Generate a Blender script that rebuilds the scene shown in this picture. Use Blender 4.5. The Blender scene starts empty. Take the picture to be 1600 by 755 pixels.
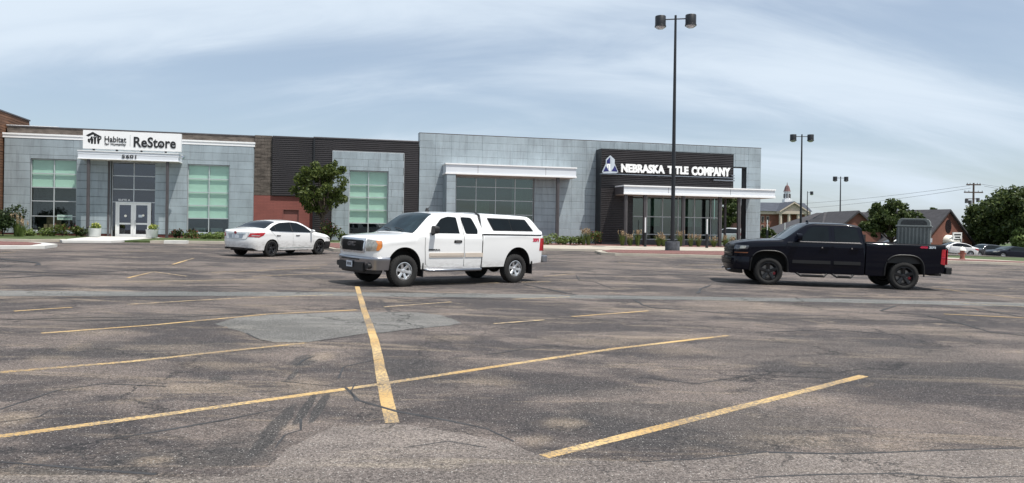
import bpy, bmesh, math, random
import numpy as np
from mathutils import Vector, Matrix
random.seed(7)
PI = math.pi
scene = bpy.context.scene
COL = scene.collection

# ------------------------------------------------------------------ camera
FPX = 1156.0; ROLL = math.radians(0.8); CZ = 1.57
cam_d = bpy.data.cameras.new("camera"); cam = bpy.data.objects.new("camera", cam_d); COL.objects.link(cam)
cam.matrix_world = Matrix.Translation((0, 0, CZ)) @ Matrix.Rotation(PI/2, 4, 'X') @ Matrix.Rotation(ROLL, 4, 'Z')
cam_d.sensor_width = 36.0; cam_d.lens = FPX/1600*36.0
cam_d.shift_y = -20.0/1600
cam_d.clip_start = 0.1; cam_d.clip_end = 6000
scene.camera = cam
scene.render.resolution_x = 1024; scene.render.resolution_y = 483

# ------------------------------------------------------------------ light
SUN = Vector((0.357, -0.272, 1.0)).normalized()
sl = bpy.data.lights.new("sun", 'SUN'); sl.energy = 5.0; sl.angle = math.radians(0.5); sl.color = (1.0, 0.955, 0.89)
so = bpy.data.objects.new("sun", sl); COL.objects.link(so)
so.rotation_euler = SUN.to_track_quat('Z', 'Y').to_euler(); so.location = (20, -20, 60)
world = bpy.data.worlds.new("World"); scene.world = world; world.use_nodes = True
def build_world():
    nt = world.node_tree; N = nt.nodes; L = nt.links; N.clear()
    out = N.new('ShaderNodeOutputWorld'); bg = N.new('ShaderNodeBackground'); bg2 = N.new('ShaderNodeBackground')
    sky = N.new('ShaderNodeTexSky'); sky.sky_type = 'NISHITA'; sky.sun_disc = False
    sky.sun_elevation = math.asin(SUN.z); sky.sun_rotation = math.atan2(SUN.x, SUN.y)
    sky.air_density = 1.0; sky.dust_density = 1.2; sky.ozone_density = 2.0
    bg.inputs[1].default_value = 0.108
    L.new(sky.outputs[0], bg.inputs[0])
    tc = N.new('ShaderNodeTexCoord'); sp = N.new('ShaderNodeSeparateXYZ'); L.new(tc.outputs['Generated'], sp.inputs[0])
    mx = N.new('ShaderNodeMath'); mx.operation = 'MAXIMUM'; mx.inputs[1].default_value = 0.0; L.new(sp.outputs[2], mx.inputs[0])
    ad = N.new('ShaderNodeMath'); ad.operation = 'ADD'; ad.inputs[1].default_value = 0.42; L.new(mx.outputs[0], ad.inputs[0])
    cb = N.new('ShaderNodeCombineXYZ')
    for i in (0, 1):
        d = N.new('ShaderNodeMath'); d.operation = 'DIVIDE'; L.new(sp.outputs[i], d.inputs[0]); L.new(ad.outputs[0], d.inputs[1]); L.new(d.outputs[0], cb.inputs[i])
    mp = N.new('ShaderNodeMapping'); mp.inputs['Rotation'].default_value = (0, 0, math.radians(-58)); mp.inputs['Scale'].default_value = (0.32, 1.15, 1); mp.inputs['Location'].default_value = (1.3, 0.4, 0)
    L.new(cb.outputs[0], mp.inputs[0])
    n1 = N.new('ShaderNodeTexNoise'); n1.inputs['Scale'].default_value = 1.5; n1.inputs['Detail'].default_value = 6; n1.inputs['Roughness'].default_value = 0.48; n1.inputs['Distortion'].default_value = 0.35
    L.new(mp.outputs[0], n1.inputs['Vector'])
    n2 = N.new('ShaderNodeTexNoise'); n2.inputs['Scale'].default_value = 5.0; n2.inputs['Detail'].default_value = 7; n2.inputs['Roughness'].default_value = 0.6; n2.inputs['Distortion'].default_value = 0.8
    L.new(mp.outputs[0], n2.inputs['Vector'])
    m = N.new('ShaderNodeMath'); m.operation = 'MULTIPLY_ADD'; m.inputs[1].default_value = 0.34; L.new(n2.outputs[0], m.inputs[0]); L.new(n1.outputs[0], m.inputs[2])
    cr = N.new('ShaderNodeMapRange'); cr.inputs['From Min'].default_value = 0.48; cr.inputs['From Max'].default_value = 0.84; cr.inputs['To Min'].default_value = 0.34; cr.inputs['To Max'].default_value = 1.0
    cr.interpolation_type = 'SMOOTHERSTEP'
    L.new(m.outputs[0], cr.inputs['Value'])
    bg2.inputs[0].default_value = (0.77, 0.88, 1.0, 1); bg2.inputs[1].default_value = 0.88
    mix = N.new('ShaderNodeMixShader'); L.new(cr.outputs[0], mix.inputs[0]); L.new(bg.outputs[0], mix.inputs[1]); L.new(bg2.outputs[0], mix.inputs[2])
    L.new(mix.outputs[0], out.inputs[0])
build_world()
scene.view_settings.view_transform = 'Standard'; scene.view_settings.look = 'None'
scene.view_settings.exposure = 0.12; scene.view_settings.gamma = 1.0

# ------------------------------------------------------------------ geometry of the place
def uv(px, py):
    xc = px-800; yc = 357.5-py
    return (xc*math.cos(ROLL)-yc*math.sin(ROLL))/FPX, (xc*math.sin(ROLL)+yc*math.cos(ROLL))/FPX
FA = math.radians(14.1); SH = (math.cos(FA), math.sin(FA)); NH = (math.sin(FA), -math.cos(FA))
P0 = (uv(655, 300)[0]*49.0, 49.0)
def fac(px, py, n=0.0):                 # facade coordinates: s along the front, n in front of it, z up
    u, v = uv(px, py); ox, oy = P0[0]+NH[0]*n, P0[1]+NH[1]*n
    s = (u*oy-ox)/(SH[0]-u*SH[1]); return s, CZ+v*(oy+s*SH[1])
def fs(px, n=0.0): return fac(px, 330, n)[0]
def at(px, py, D):
    u, v = uv(px, py); return Vector((u*D, D, CZ+v*D))
def fw(s, n, z=0.0): return Vector((P0[0]+s*SH[0]+n*NH[0], P0[1]+s*SH[1]+n*NH[1], z))
def sn(X, Y):
    dx, dy = X-P0[0], Y-P0[1]; return dx*SH[0]+dy*SH[1], dx*NH[0]+dy*NH[1]
def cl(t, a=0.0, b=1.0): return max(a, min(b, t))
def ss(t): t = cl(t); return t*t*(3-2*t)
def gz(X, Y):                           # height of the ground
    s, n = sn(X, Y)
    z = -.0125*(cl(X, -40, 60)-3.5)
    r = .32+.29*cl((s+17)/42); r *= 1-ss((s-27)/20)
    z += r*cl((29-n)/27)
    z -= cl((X-47.5)*.085, 0, .6)*ss((Y-48)/15)
    return z
def gp(px, py):                         # the ground point seen at a place in the photograph
    u, v = uv(px, py); D = 2.0
    while CZ+v*D-gz(u*D, D) > 0 and D < 300: D += .2
    a, b = D-.2, D
    for _ in range(24):
        m = (a+b)/2
        if CZ+v*m-gz(u*m, m) > 0: a = m
        else: b = m
    return u*b, b
def fz(s, n=0.0):
    p = fw(s, n); return gz(p.x, p.y)

# ------------------------------------------------------------------ materials
def new_mat(name):
    m = bpy.data.materials.new(name); m.use_nodes = True; nt = m.node_tree
    return m, nt, nt.nodes['Principled BSDF']
def node(nt, typ, **kw):
    n = nt.nodes.new(typ)
    for k, v in kw.items():
        if k in n.inputs.keys(): n.inputs[k].default_value = v
        else: setattr(n, k, v)
    return n
def mixcol(nt, fac_, a, b, mode='MIX'):
    n = nt.nodes.new('ShaderNodeMix'); n.data_type = 'RGBA'; n.blend_type = mode
    for sock, v in ((n.inputs[0], fac_), (n.inputs[6], a), (n.inputs[7], b)):
        if hasattr(v, 'default_value') or hasattr(v, 'is_linked'): nt.links.new(v, sock)
        elif isinstance(v, (int, float)): sock.default_value = v
        else: sock.default_value = tuple(v)+((1,) if len(v) == 3 else ())
    return n.outputs[2]
def maprange(nt, val, a, b, c=0.0, d=1.0, smooth=False):
    n = nt.nodes.new('ShaderNodeMapRange'); n.inputs['From Min'].default_value = a; n.inputs['From Max'].default_value = b
    n.inputs['To Min'].default_value = c; n.inputs['To Max'].default_value = d
    if smooth: n.interpolation_type = 'SMOOTHSTEP'
    nt.links.new(val, n.inputs['Value']); return n.outputs[0]
def coords(nt, scale=(1, 1, 1), world_=False, rot=0):
    mp = node(nt, 'ShaderNodeMapping'); mp.inputs['Scale'].default_value = scale; mp.inputs['Rotation'].default_value = (0, 0, rot)
    if world_:
        g = node(nt, 'ShaderNodeNewGeometry'); nt.links.new(g.outputs['Position'], mp.inputs[0])
    else:
        t = node(nt, 'ShaderNodeTexCoord'); nt.links.new(t.outputs['Object'], mp.inputs[0])
    return mp.outputs[0]
def noise(nt, vec, scale, detail=4, rough=.55, dist=0.0):
    n = node(nt, 'ShaderNodeTexNoise', Scale=scale, Detail=detail, Roughness=rough, Distortion=dist); nt.links.new(vec, n.inputs['Vector']); return n.outputs[0]
def bump(nt, p, h, strength, dist=.01):
    b = node(nt, 'ShaderNodeBump', Strength=strength, Distance=dist); nt.links.new(h, b.inputs['Height']); nt.links.new(b.outputs[0], p.inputs['Normal'])
def mat(name, col, rough=.6, metal=0.0, var=.12, scale=3.0, bmp=0.0, bscale=60.0, coat=0.0, rnd=0.0, stretch=(1, 1, 1), world_=True, spec=None, ior=None):
    m, nt, p = new_mat(name); v = coords(nt, stretch, world_)
    n = noise(nt, v, scale, 5)
    f = maprange(nt, n, .3, .7)
    lo = [c*(1-var) for c in col]; hi = [min(1, c*(1+var)) for c in col]
    c = mixcol(nt, f, lo, hi)
    if rnd:
        oi = node(nt, 'ShaderNodeObjectInfo'); r = maprange(nt, oi.outputs['Random'], 0, 1, 1-rnd, 1+rnd)
        vm = node(nt, 'ShaderNodeVectorMath', operation='SCALE'); nt.links.new(c, vm.inputs[0]); nt.links.new(r, vm.inputs['Scale']); c = vm.outputs[0]
    nt.links.new(c, p.inputs['Base Color']); p.inputs['Roughness'].default_value = rough; p.inputs['Metallic'].default_value = metal
    if coat: p.inputs['Coat Weight'].default_value = coat; p.inputs['Coat Roughness'].default_value = .04
    if spec is not None: p.inputs['Specular IOR Level'].default_value = spec
    if ior: p.inputs['IOR'].default_value = ior
    if bmp: bump(nt, p, noise(nt, v, bscale, 3), bmp)
    return m
M = {}
def make_asphalt(name, dark, mid, tan, k_tan=.55, speck=.9, blobs=()):
    m, nt, p = new_mat(name); L = nt.links
    g = coords(nt, (1, 1, 1), True); st = coords(nt, (.42, .70, 1), True, math.radians(-12)); st2 = coords(nt, (.16, 1.0, 1), True, math.radians(4))
    big = noise(nt, st, .75, 9, .68, .4)
    c = mixcol(nt, maprange(nt, big, .44, .57, 0, 1, True), dark, mid)
    med = noise(nt, g, 2.3, 7, .72, .6)
    c = mixcol(nt, maprange(nt, med, .40, .60, .35, 0), c, [x*.55 for x in mid])
    streak = noise(nt, st2, .9, 8, .66, .9)
    c = mixcol(nt, maprange(nt, streak, .52, .64, 0, .6, True), c, [x*.85 for x in dark])
    t2 = noise(nt, st, 1.5, 9, .74, 1.0)
    c = mixcol(nt, maprange(nt, t2, .56, .69, 0, k_tan, True), c, tan)
    st3 = coords(nt, (.12, .60, 1), True, math.radians(3))
    t3 = noise(nt, st3, 2.4, 8, .70, .6)
    c = mixcol(nt, maprange(nt, t3, .54, .66, 0, .5, True), c, tan)
    if blobs:
        wn = node(nt, 'ShaderNodeTexNoise', Scale=1.6, Detail=9, Roughness=.75); L.new(g, wn.inputs['Vector'])
        sb = node(nt, 'ShaderNodeVectorMath', operation='SUBTRACT'); L.new(wn.outputs['Color'], sb.inputs[0]); sb.inputs[1].default_value = (.5, .5, .5)
        for (px, py, rx, ry, kind, k) in blobs:
            cx, cy = gp(px, py); ax, ay = gp(px+rx, py); bx, by = gp(px, py-ry); a = Vector((ax-cx, ay-cy)); b_ = Vector((bx-cx, by-cy)); ang = math.atan2(a.y, a.x)
            w = node(nt, 'ShaderNodeVectorMath', operation='MULTIPLY_ADD'); L.new(sb.outputs[0], w.inputs[0]); amp = min(2.2, 2.6*min(a.length, b_.length)); w.inputs[1].default_value = (amp, amp, 0); L.new(g, w.inputs[2])
            mp = node(nt, 'ShaderNodeMapping', vector_type='TEXTURE'); mp.inputs['Location'].default_value = (cx, cy, 0); mp.inputs['Rotation'].default_value = (0, 0, ang); mp.inputs['Scale'].default_value = (a.length, b_.length, 1000)
            L.new(w.outputs[0], mp.inputs[0]); ln = node(nt, 'ShaderNodeVectorMath', operation='LENGTH'); L.new(mp.outputs[0], ln.inputs[0])
            edge = .75 if kind == 'd' else .15
            c = mixcol(nt, maprange(nt, ln.outputs['Value'], edge, 1.05, k if kind == 'd' else k*.55, 0, True), c, (.040, .039, .040) if kind == 'd' else ((.135, .130, .128) if kind == 'g' else tan))
    fine = noise(nt, g, 48, 4, .85); fine2 = noise(nt, g, 150, 2, .7)
    c = mixcol(nt, .9, c, mixcol(nt, maprange(nt, fine, .40, .60), (.36, .35, .34), (1.72, 1.70, 1.64)), 'MULTIPLY')
    c = mixcol(nt, .7, c, mixcol(nt, maprange(nt, fine2, .38, .62), (.5, .5, .5), (1.5, 1.5, 1.5)), 'MULTIPLY')
    for sc_, lo, hi, kk in ((46.0, .60, .70, speck), (110.0, .55, .62, speck*.8)):
        vo = node(nt, 'ShaderNodeTexVoronoi', Scale=sc_); L.new(g, vo.inputs['Vector'])
        sp = maprange(nt, vo.outputs['Distance'], .14, .26, 1, 0); vc = node(nt, 'ShaderNodeSeparateColor'); L.new(vo.outputs['Color'], vc.inputs[0]); pick = maprange(nt, vc.outputs[0], lo, hi)
        mul = node(nt, 'ShaderNodeMath', operation='MULTIPLY'); L.new(sp, mul.inputs[0]); L.new(pick, mul.inputs[1]); sc = node(nt, 'ShaderNodeMath', operation='MULTIPLY'); sc.inputs[1].default_value = kk; L.new(mul.outputs[0], sc.inputs[0])
        c = mixcol(nt, sc.outputs[0], c, (.44, .42, .39))
    wob = node(nt, 'ShaderNodeTexNoise', Scale=1.3, Detail=8, Roughness=.7); L.new(g, wob.inputs['Vector'])
    for vs, amp, wd, lo, hi, k in ((.27, 1.7, .006, .40, .50, .85), (.9, .7, .008, .50, .58, .65)):
        vd = node(nt, 'ShaderNodeTexVoronoi', Scale=vs, feature='DISTANCE_TO_EDGE'); wv = node(nt, 'ShaderNodeVectorMath', operation='MULTIPLY_ADD'); L.new(wob.outputs['Color'], wv.inputs[0]); wv.inputs[1].default_value = (amp, amp, 0); L.new(g, wv.inputs[2]); L.new(wv.outputs[0], vd.inputs['Vector'])
        ck = maprange(nt, vd.outputs['Distance'], wd*.3, wd, k, 0); gate = maprange(nt, noise(nt, g, .35+vs*.3, 3), lo, hi)
        mk = node(nt, 'ShaderNodeMath', operation='MULTIPLY'); L.new(ck, mk.inputs[0]); L.new(gate, mk.inputs[1]); c = mixcol(nt, mk.outputs[0], c, (.018, .018, .019))
    L.new(c, p.inputs['Base Color']); p.inputs['Roughness'].default_value = .9; p.inputs['Specular IOR Level'].default_value = .3
    bump(nt, p, fine, .7, .012)
    return m
BLOBS = [(478, 638, 9, 26, 'd', .85), (500, 636, 9, 24, 'd', .85), (430, 668, 16, 40, 'd', .8), (456, 588, 6, 12, 'd', .8), (478, 563, 22, 9, 'd', .7), (601, 478, 5, 10, 'd', .8), (345, 592, 20, 5, 'd', .7), (545, 507, 14, 10, 'd', .0),
 (300, 715, 160, 16, 'd', .55), (120, 735, 130, 6, 'd', .6), (380, 700, 60, 26, 'd', .45), (1100, 660, 260, 34, 'd', .5), (250, 545, 200, 14, 'd', .4), (300, 498, 260, 8, 'd', .4), (650, 575, 60, 18, 'd', .4), (1350, 560, 250, 30, 'd', .35), (900, 610, 120, 12, 'd', .35),
 (508, 556, 26, 10, 't', .85), (480, 602, 62, 15, 't', .8), (350, 572, 100, 9, 't', .65), (20, 655, 40, 12, 't', .7), (235, 722, 50, 10, 't', .8), (455, 668, 22, 7, 't', .7), (760, 596, 70, 12, 't', .6), (880, 662, 46, 13, 't', .8), (835, 690, 40, 14, 't', .6),
 (700, 527, 70, 8, 't', .6), (930, 532, 120, 9, 't', .6), (1060, 548, 90, 7, 't', .5), (400, 520, 80, 7, 't', .55), (150, 520, 90, 6, 't', .5), (80, 560, 60, 7, 't', .5), (1250, 620, 60, 12, 't', .4), (1480, 520, 90, 9, 't', .4), (1180, 480, 160, 7, 't', .4), (560, 440, 300, 5, 't', .35), (200, 440, 240, 5, 't', .45)]
M['asphalt'] = make_asphalt('asphalt', (.047, .042, .044), (.140, .117, .107), (.27, .218, .168), .58, .9, BLOBS)
M['asphalt_light'] = make_asphalt('asphalt_light', (.122, .106, .100), (.184, .160, .148), (.25, .215, .175), .3, 1.0)
M['asphalt_patch'] = make_asphalt('asphalt_patch', (.118, .117, .114), (.172, .170, .165), (.22, .21, .19), .25, .6)
M['trench'] = make_asphalt('trench_asphalt', (.12, .125, .125), (.17, .17, .165), (.22, .21, .19), .4, .4)
M['tar'] = mat('tar', (.034, .033, .034), .7, var=.4, scale=8, bmp=.3)
def make_line():
    m, nt, p = new_mat('worn_yellow_paint'); g = coords(nt, (1, 1, 1), True)
    base = mixcol(nt, maprange(nt, noise(nt, g, 1.1, 4), .35, .65), (.47, .30, .11), (.60, .42, .19))
    w1 = noise(nt, g, 34, 5, .8); w2 = noise(nt, g, .7, 4, .6)
    s = node(nt, 'ShaderNodeMath', operation='MULTIPLY_ADD'); s.inputs[1].default_value = .55; nt.links.new(w2, s.inputs[0]); nt.links.new(w1, s.inputs[2])
    c = mixcol(nt, maprange(nt, s.outputs[0], .71, .84, 0, .88), base, (.13, .115, .10))
    nt.links.new(c, p.inputs['Base Color']); p.inputs['Roughness'].default_value = .8
    bump(nt, p, noise(nt, g, 55, 3), .4, .01); return m
M['line'] = make_line()
def make_faded():
    m, nt, p = new_mat('faded_yellow_paint'); g = coords(nt, (1, 1, 1), True)
    base = mixcol(nt, maprange(nt, noise(nt, g, 1.1, 4), .35, .65), (.46, .34, .19), (.56, .42, .23))
    c = mixcol(nt, maprange(nt, noise(nt, g, 12, 6, .8), .44, .56, 0, .9), base, (.15, .13, .115))
    nt.links.new(c, p.inputs['Base Color']); p.inputs['Roughness'].default_value = .85; return m
M['faded'] = make_faded()
M['concrete'] = mat('concrete', (.40, .36, .30), .85, var=.16, scale=1.2, bmp=.25)
M['white_concrete'] = mat('white_concrete', (.56, .55, .52), .8, var=.1, scale=2, bmp=.2)
M['mulch'] = mat('red_mulch', (.16, .075, .065), .95, var=.6, scale=14, bmp=.9, bscale=25)
M['lawn'] = mat('lawn', (.058, .085, .024), .9, var=.45, scale=3.5, bmp=.8, bscale=30)
M['panel'] = mat('zinc_panel', (.33, .385, .415), .50, .2, var=.13, scale=1.3, rnd=.05, stretch=(1, 1, .5))
def add_streaks(m, amt):
    nt = m.node_tree; p = nt.nodes['Principled BSDF']; src = p.inputs['Base Color'].links[0].from_socket
    n = noise(nt, coords(nt, (1, 1, .10), True), 5.5, 6, .7); nt.links.new(mixcol(nt, maprange(nt, n, .50, .68, 0, amt), src, (.19, .205, .22)), p.inputs['Base Color'])
    bump(nt, p, noise(nt, coords(nt, (1, 1, 1.6), True), 1.6, 2), .25, .03)
add_streaks(M['panel'], .45)
M['dark_backing'] = mat('dark_backing', (.07, .075, .08), .8)
M['white_metal'] = mat('white_metal', (.66, .69, .73), .42, .0, var=.03, scale=.7)
M['soffit'] = mat('soffit', (.55, .52, .48), .7, var=.05)
M['corr'] = mat('black_corrugated_metal', (.042, .037, .039), .5, .0, var=.2, scale=.6)
M['cmu'] = mat('split_face_block', (.105, .088, .075), .95, var=.5, scale=3.2, bmp=1.0, bscale=9, stretch=(.6, .6, 1.6))
M['column'] = mat('column_bronze', (.085, .078, .082), .5, .1, var=.12)
M['black_metal'] = mat('black_metal', (.012, .013, .016), .45, .0, var=.15)
M['alum'] = mat('aluminium_frame', (.52, .55, .56), .4, .35, var=.06)
M['sign_white'] = mat('sign_white', (.86, .86, .86), .45, var=.02)
M['letter_black'] = mat('letter_black', (.010, .010, .011), .5, var=.1)
M['letter_white'] = mat('letter_white', (.88, .88, .86), .4, var=.02)
M['logo_blue'] = mat('logo_blue', (.020, .022, .13), .4, var=.1)
M['logo_silver'] = mat('logo_silver', (.50, .55, .60), .4, var=.08)
M['blind'] = mat('mint_blind', (.55, .655, .61), .8, var=.05, scale=.8)
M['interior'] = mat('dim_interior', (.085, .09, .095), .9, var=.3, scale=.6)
M['interior_tan'] = mat('interior_tan', (.30, .20, .13), .9, var=.3, scale=1.5)
M['grey_curtain'] = mat('grey_curtain', (.30, .34, .33), .9, var=.15, scale=2, stretch=(6, 6, .2))
M['red_panel'] = mat('red_door_paint', (.235, .085, .070), .6, var=.06)
M['sill'] = mat('white_sill', (.72, .73, .72), .6, var=.05)
def make_glass(name, tint, refl=.10, rough=.01, tr=1.0):
    m, nt, p = new_mat(name); L = nt.links; nt.nodes.remove(p)
    t = node(nt, 'ShaderNodeBsdfTransparent'); t.inputs[0].default_value = tuple(tint)+(1,)
    g = node(nt, 'ShaderNodeBsdfGlossy'); g.inputs['Roughness'].default_value = rough; g.inputs[0].default_value = (.92, .96, 1, 1)
    fr = node(nt, 'ShaderNodeLayerWeight'); pw = node(nt, 'ShaderNodeMath', operation='POWER'); pw.inputs[1].default_value = 5.0; L.new(fr.outputs['Facing'], pw.inputs[0])
    f = maprange(nt, pw.outputs[0], 0, 1, refl, .8)
    mx = node(nt, 'ShaderNodeMixShader'); L.new(f, mx.inputs[0]); L.new(t.outputs[0], mx.inputs[1]); L.new(g.outputs[0], mx.inputs[2])
    L.new(mx.outputs[0], nt.nodes['Material Output'].inputs[0]); return m
M['glass'] = make_glass('window_glass', (.90, .97, .93), .05)
M['glass_purple'] = make_glass('bronze_glass', (.50, .50, .58), .09)
M['glass_green'] = make_glass('green_glass', (.52, .66, .60), .10)
def make_brick(name, a, b, mortar, sc=1.0, rot=(PI/2, 0, 0), bw=.4, rh=.1):
    m, nt, p = new_mat(name); t = node(nt, 'ShaderNodeTexCoord'); mp = node(nt, 'ShaderNodeMapping'); mp.inputs['Rotation'].default_value = rot
    nt.links.new(t.outputs['Object'], mp.inputs[0]); br = node(nt, 'ShaderNodeTexBrick', Scale=sc)
    br.inputs['Color1'].default_value = a+(1,); br.inputs['Color2'].default_value = b+(1,); br.inputs['Mortar'].default_value = mortar+(1,)
    br.inputs['Brick Width'].default_value = bw; br.inputs['Row Height'].default_value = rh; br.inputs['Mortar Size'].default_value = .008
    nt.links.new(mp.outputs[0], br.inputs['Vector'])
    n = noise(nt, mp.outputs[0], 1.5, 5); c = mixcol(nt, .5, br.outputs[0], mixcol(nt, n, (.6, .6, .6), (1.4, 1.4, 1.4)), 'MULTIPLY')
    nt.links.new(c, p.inputs['Base Color']); p.inputs['Roughness'].default_value = .9; return m
M['red_brick'] = make_brick('red_painted_brick', (.245, .080, .065), (.22, .072, .060), (.17, .06, .05))
M['far_brick'] = make_brick('far_brick', (.20, .075, .052), (.17, .066, .046), (.17, .10, .08), 1.0)
M['plank'] = mat('brown_cladding', (.135, .065, .035), .8, var=.5, scale=2.5, stretch=(.25, .25, 9), bmp=.3, bscale=20)
def paint(name, col, rough=.28, coat=1.0, metal=0.0, var=.015, spec=.5): return mat(name, col, rough, metal, var, .8, coat=coat, spec=spec)
M['paint_white'] = paint('white_car_paint', (.80, .80, .79))
def add_dirt(m):                        # road dirt splashed on the lower bodywork
    nt = m.node_tree; p = nt.nodes['Principled BSDF']; src = p.inputs['Base Color'].links[0].from_socket
    t = node(nt, 'ShaderNodeTexCoord'); sp = node(nt, 'ShaderNodeSeparateXYZ'); nt.links.new(t.outputs['Object'], sp.inputs[0])
    a = maprange(nt, sp.outputs[2], .46, .72, 1, 0); mp = coords(nt, (1, 1, 3)); n = noise(nt, mp, 5, 6, .7)
    k = node(nt, 'ShaderNodeMath', operation='MULTIPLY'); nt.links.new(a, k.inputs[0]); nt.links.new(maprange(nt, n, .35, .65, 0, .55), k.inputs[1])
    nt.links.new(mixcol(nt, k.outputs[0], src, (.30, .27, .24)), p.inputs['Base Color'])
add_dirt(M['paint_white'])
M['paint_black'] = paint('black_car_paint', (.0028, .0036, .0085), .3, coat=.38, spec=.05)
M['paint_navy'] = paint('dark_navy_car_paint', (.008, .011, .02), .3, coat=.6, spec=.1)
M['paint_grey'] = paint('charcoal_car_paint', (.03, .033, .038), .3)
M['car_glass'] = mat('car_glass', (.006, .009, .011), .04, var=.2, spec=.4, ior=1.35)
M['windshield'] = mat('windshield_glass', (.016, .028, .034), .04, var=.5, scale=3.2, spec=.3, ior=1.28)
M['black_plastic'] = mat('black_plastic', (.010, .010, .011), .55, var=.1)
M['underbody'] = mat('underbody', (.012, .012, .012), .9)
M['rubber'] = mat('tyre_rubber', (.012, .0115, .011), .85, var=.25, scale=10, bmp=.5, bscale=70, world_=False)
M['chrome'] = mat('chrome', (.62, .63, .65), .16, 1.0, var=.05)
M['dull_chrome'] = mat('dull_chrome', (.36, .37, .40), .28, .95, var=.1)
M['alloy'] = mat('alloy', (.60, .61, .62), .3, .7, var=.08)
M['dark_alloy'] = mat('dark_alloy', (.016, .016, .018), .35, .3, var=.1)
M['brake'] = mat('brake_metal', (.22, .21, .20), .4, .8)
M['caliper'] = mat('red_caliper', (.28, .012, .02), .4)
M['tail_red'] = mat('tail_lamp_red', (.42, .012, .022), .15, var=.25, scale=12, coat=1)
M['amber'] = mat('amber_lens', (.62, .20, .04), .2, var=.15, scale=12, coat=1)
M['amber_dim'] = mat('dim_amber_lens', (.20, .06, .02), .2, coat=1)
M['lamp_clear'] = mat('headlamp_lens', (.42, .40, .35), .12, .4, var=.35, scale=14, coat=1)
M['lamp_dark'] = mat('dark_headlamp', (.06, .065, .075), .1, .3, var=.5, scale=14, coat=1)
M['beige_trim'] = mat('beige_trim', (.60, .52, .44), .4, var=.06)
M['decal_red'] = mat('decal_red', (.50, .02, .06), .4)
M['plate'] = mat('licence_plate', (.55, .58, .62), .5, var=.25, scale=25)
M['crate'] = mat('grey_plastic', (.13, .145, .142), .6, var=.15, scale=3)
M['crate_dark'] = mat('dark_plastic_mesh', (.035, .040, .042), .7, var=.3, scale=20)
M['roof_shingle'] = mat('dark_shingles', (.050, .048, .053), .9, var=.2, scale=2, bmp=.5)
M['roof_slate'] = mat('slate_roof', (.055, .062, .080), .9, var=.2, scale=1)
M['stone_trim'] = mat('cream_trim', (.52, .44, .36), .8, var=.06)
M['dark_glass'] = mat('dark_window', (.025, .02, .022), .2, var=.3)
M['copper'] = mat('brown_copper_roof', (.13, .065, .060), .6, var=.2)
M['wood'] = mat('creosote_wood', (.10, .07, .06), .9, var=.3)
M['bark'] = mat('bark', (.085, .065, .050), .95, var=.35, scale=12, bmp=.8)
M['pot'] = mat('pale_pot', (.60, .62, .60), .7, var=.08)
M['hydrant_red'] = mat('rusty_red', (.26, .09, .06), .7, var=.4, scale=10)
M['canvas'] = mat('cream_canvas', (.80, .78, .70), .8, var=.04)
M['lamp_lens'] = mat('lamp_lens', (.55, .57, .60), .15, .2, coat=1)
def make_leaf(name, dark, light, trans=.25):
    m, nt, p = new_mat(name); L = nt.links
    g = node(nt, 'ShaderNodeNewGeometry'); rc = mixcol(nt, g.outputs['Random Per Island'], dark, light)
    L.new(rc, p.inputs['Base Color']); p.inputs['Roughness'].default_value = .55; p.inputs['Specular IOR Level'].default_value = .3
    t = node(nt, 'ShaderNodeBsdfTranslucent'); L.new(rc, t.inputs[0]); mx = node(nt, 'ShaderNodeMixShader'); mx.inputs[0].default_value = trans
    L.new(p.outputs[0], mx.inputs[1]); L.new(t.outputs[0], mx.inputs[2]); L.new(mx.outputs[0], nt.nodes['Material Output'].inputs[0]); return m
M['leaf'] = make_leaf('street_tree_leaves', (.035, .058, .014), (.125, .155, .038), .35)
M['leaf_far'] = make_leaf('far_tree_leaves', (.022, .042, .012), (.105, .135, .040))
M['leaf_light'] = make_leaf('light_green_leaves', (.08, .12, .03), (.20, .26, .08))
M['leaf_yellow'] = make_leaf('yellow_flowers', (.30, .36, .05), (.62, .62, .16))
M['leaf_red'] = make_leaf('red_flowers', (.20, .03, .04), (.42, .07, .09))
M['straw'] = make_leaf('straw_plumes', (.28, .20, .12), (.50, .38, .24))
M['dark_leaf'] = make_leaf('dark_shrub_leaves', (.012, .025, .010), (.045, .07, .022))

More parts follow.
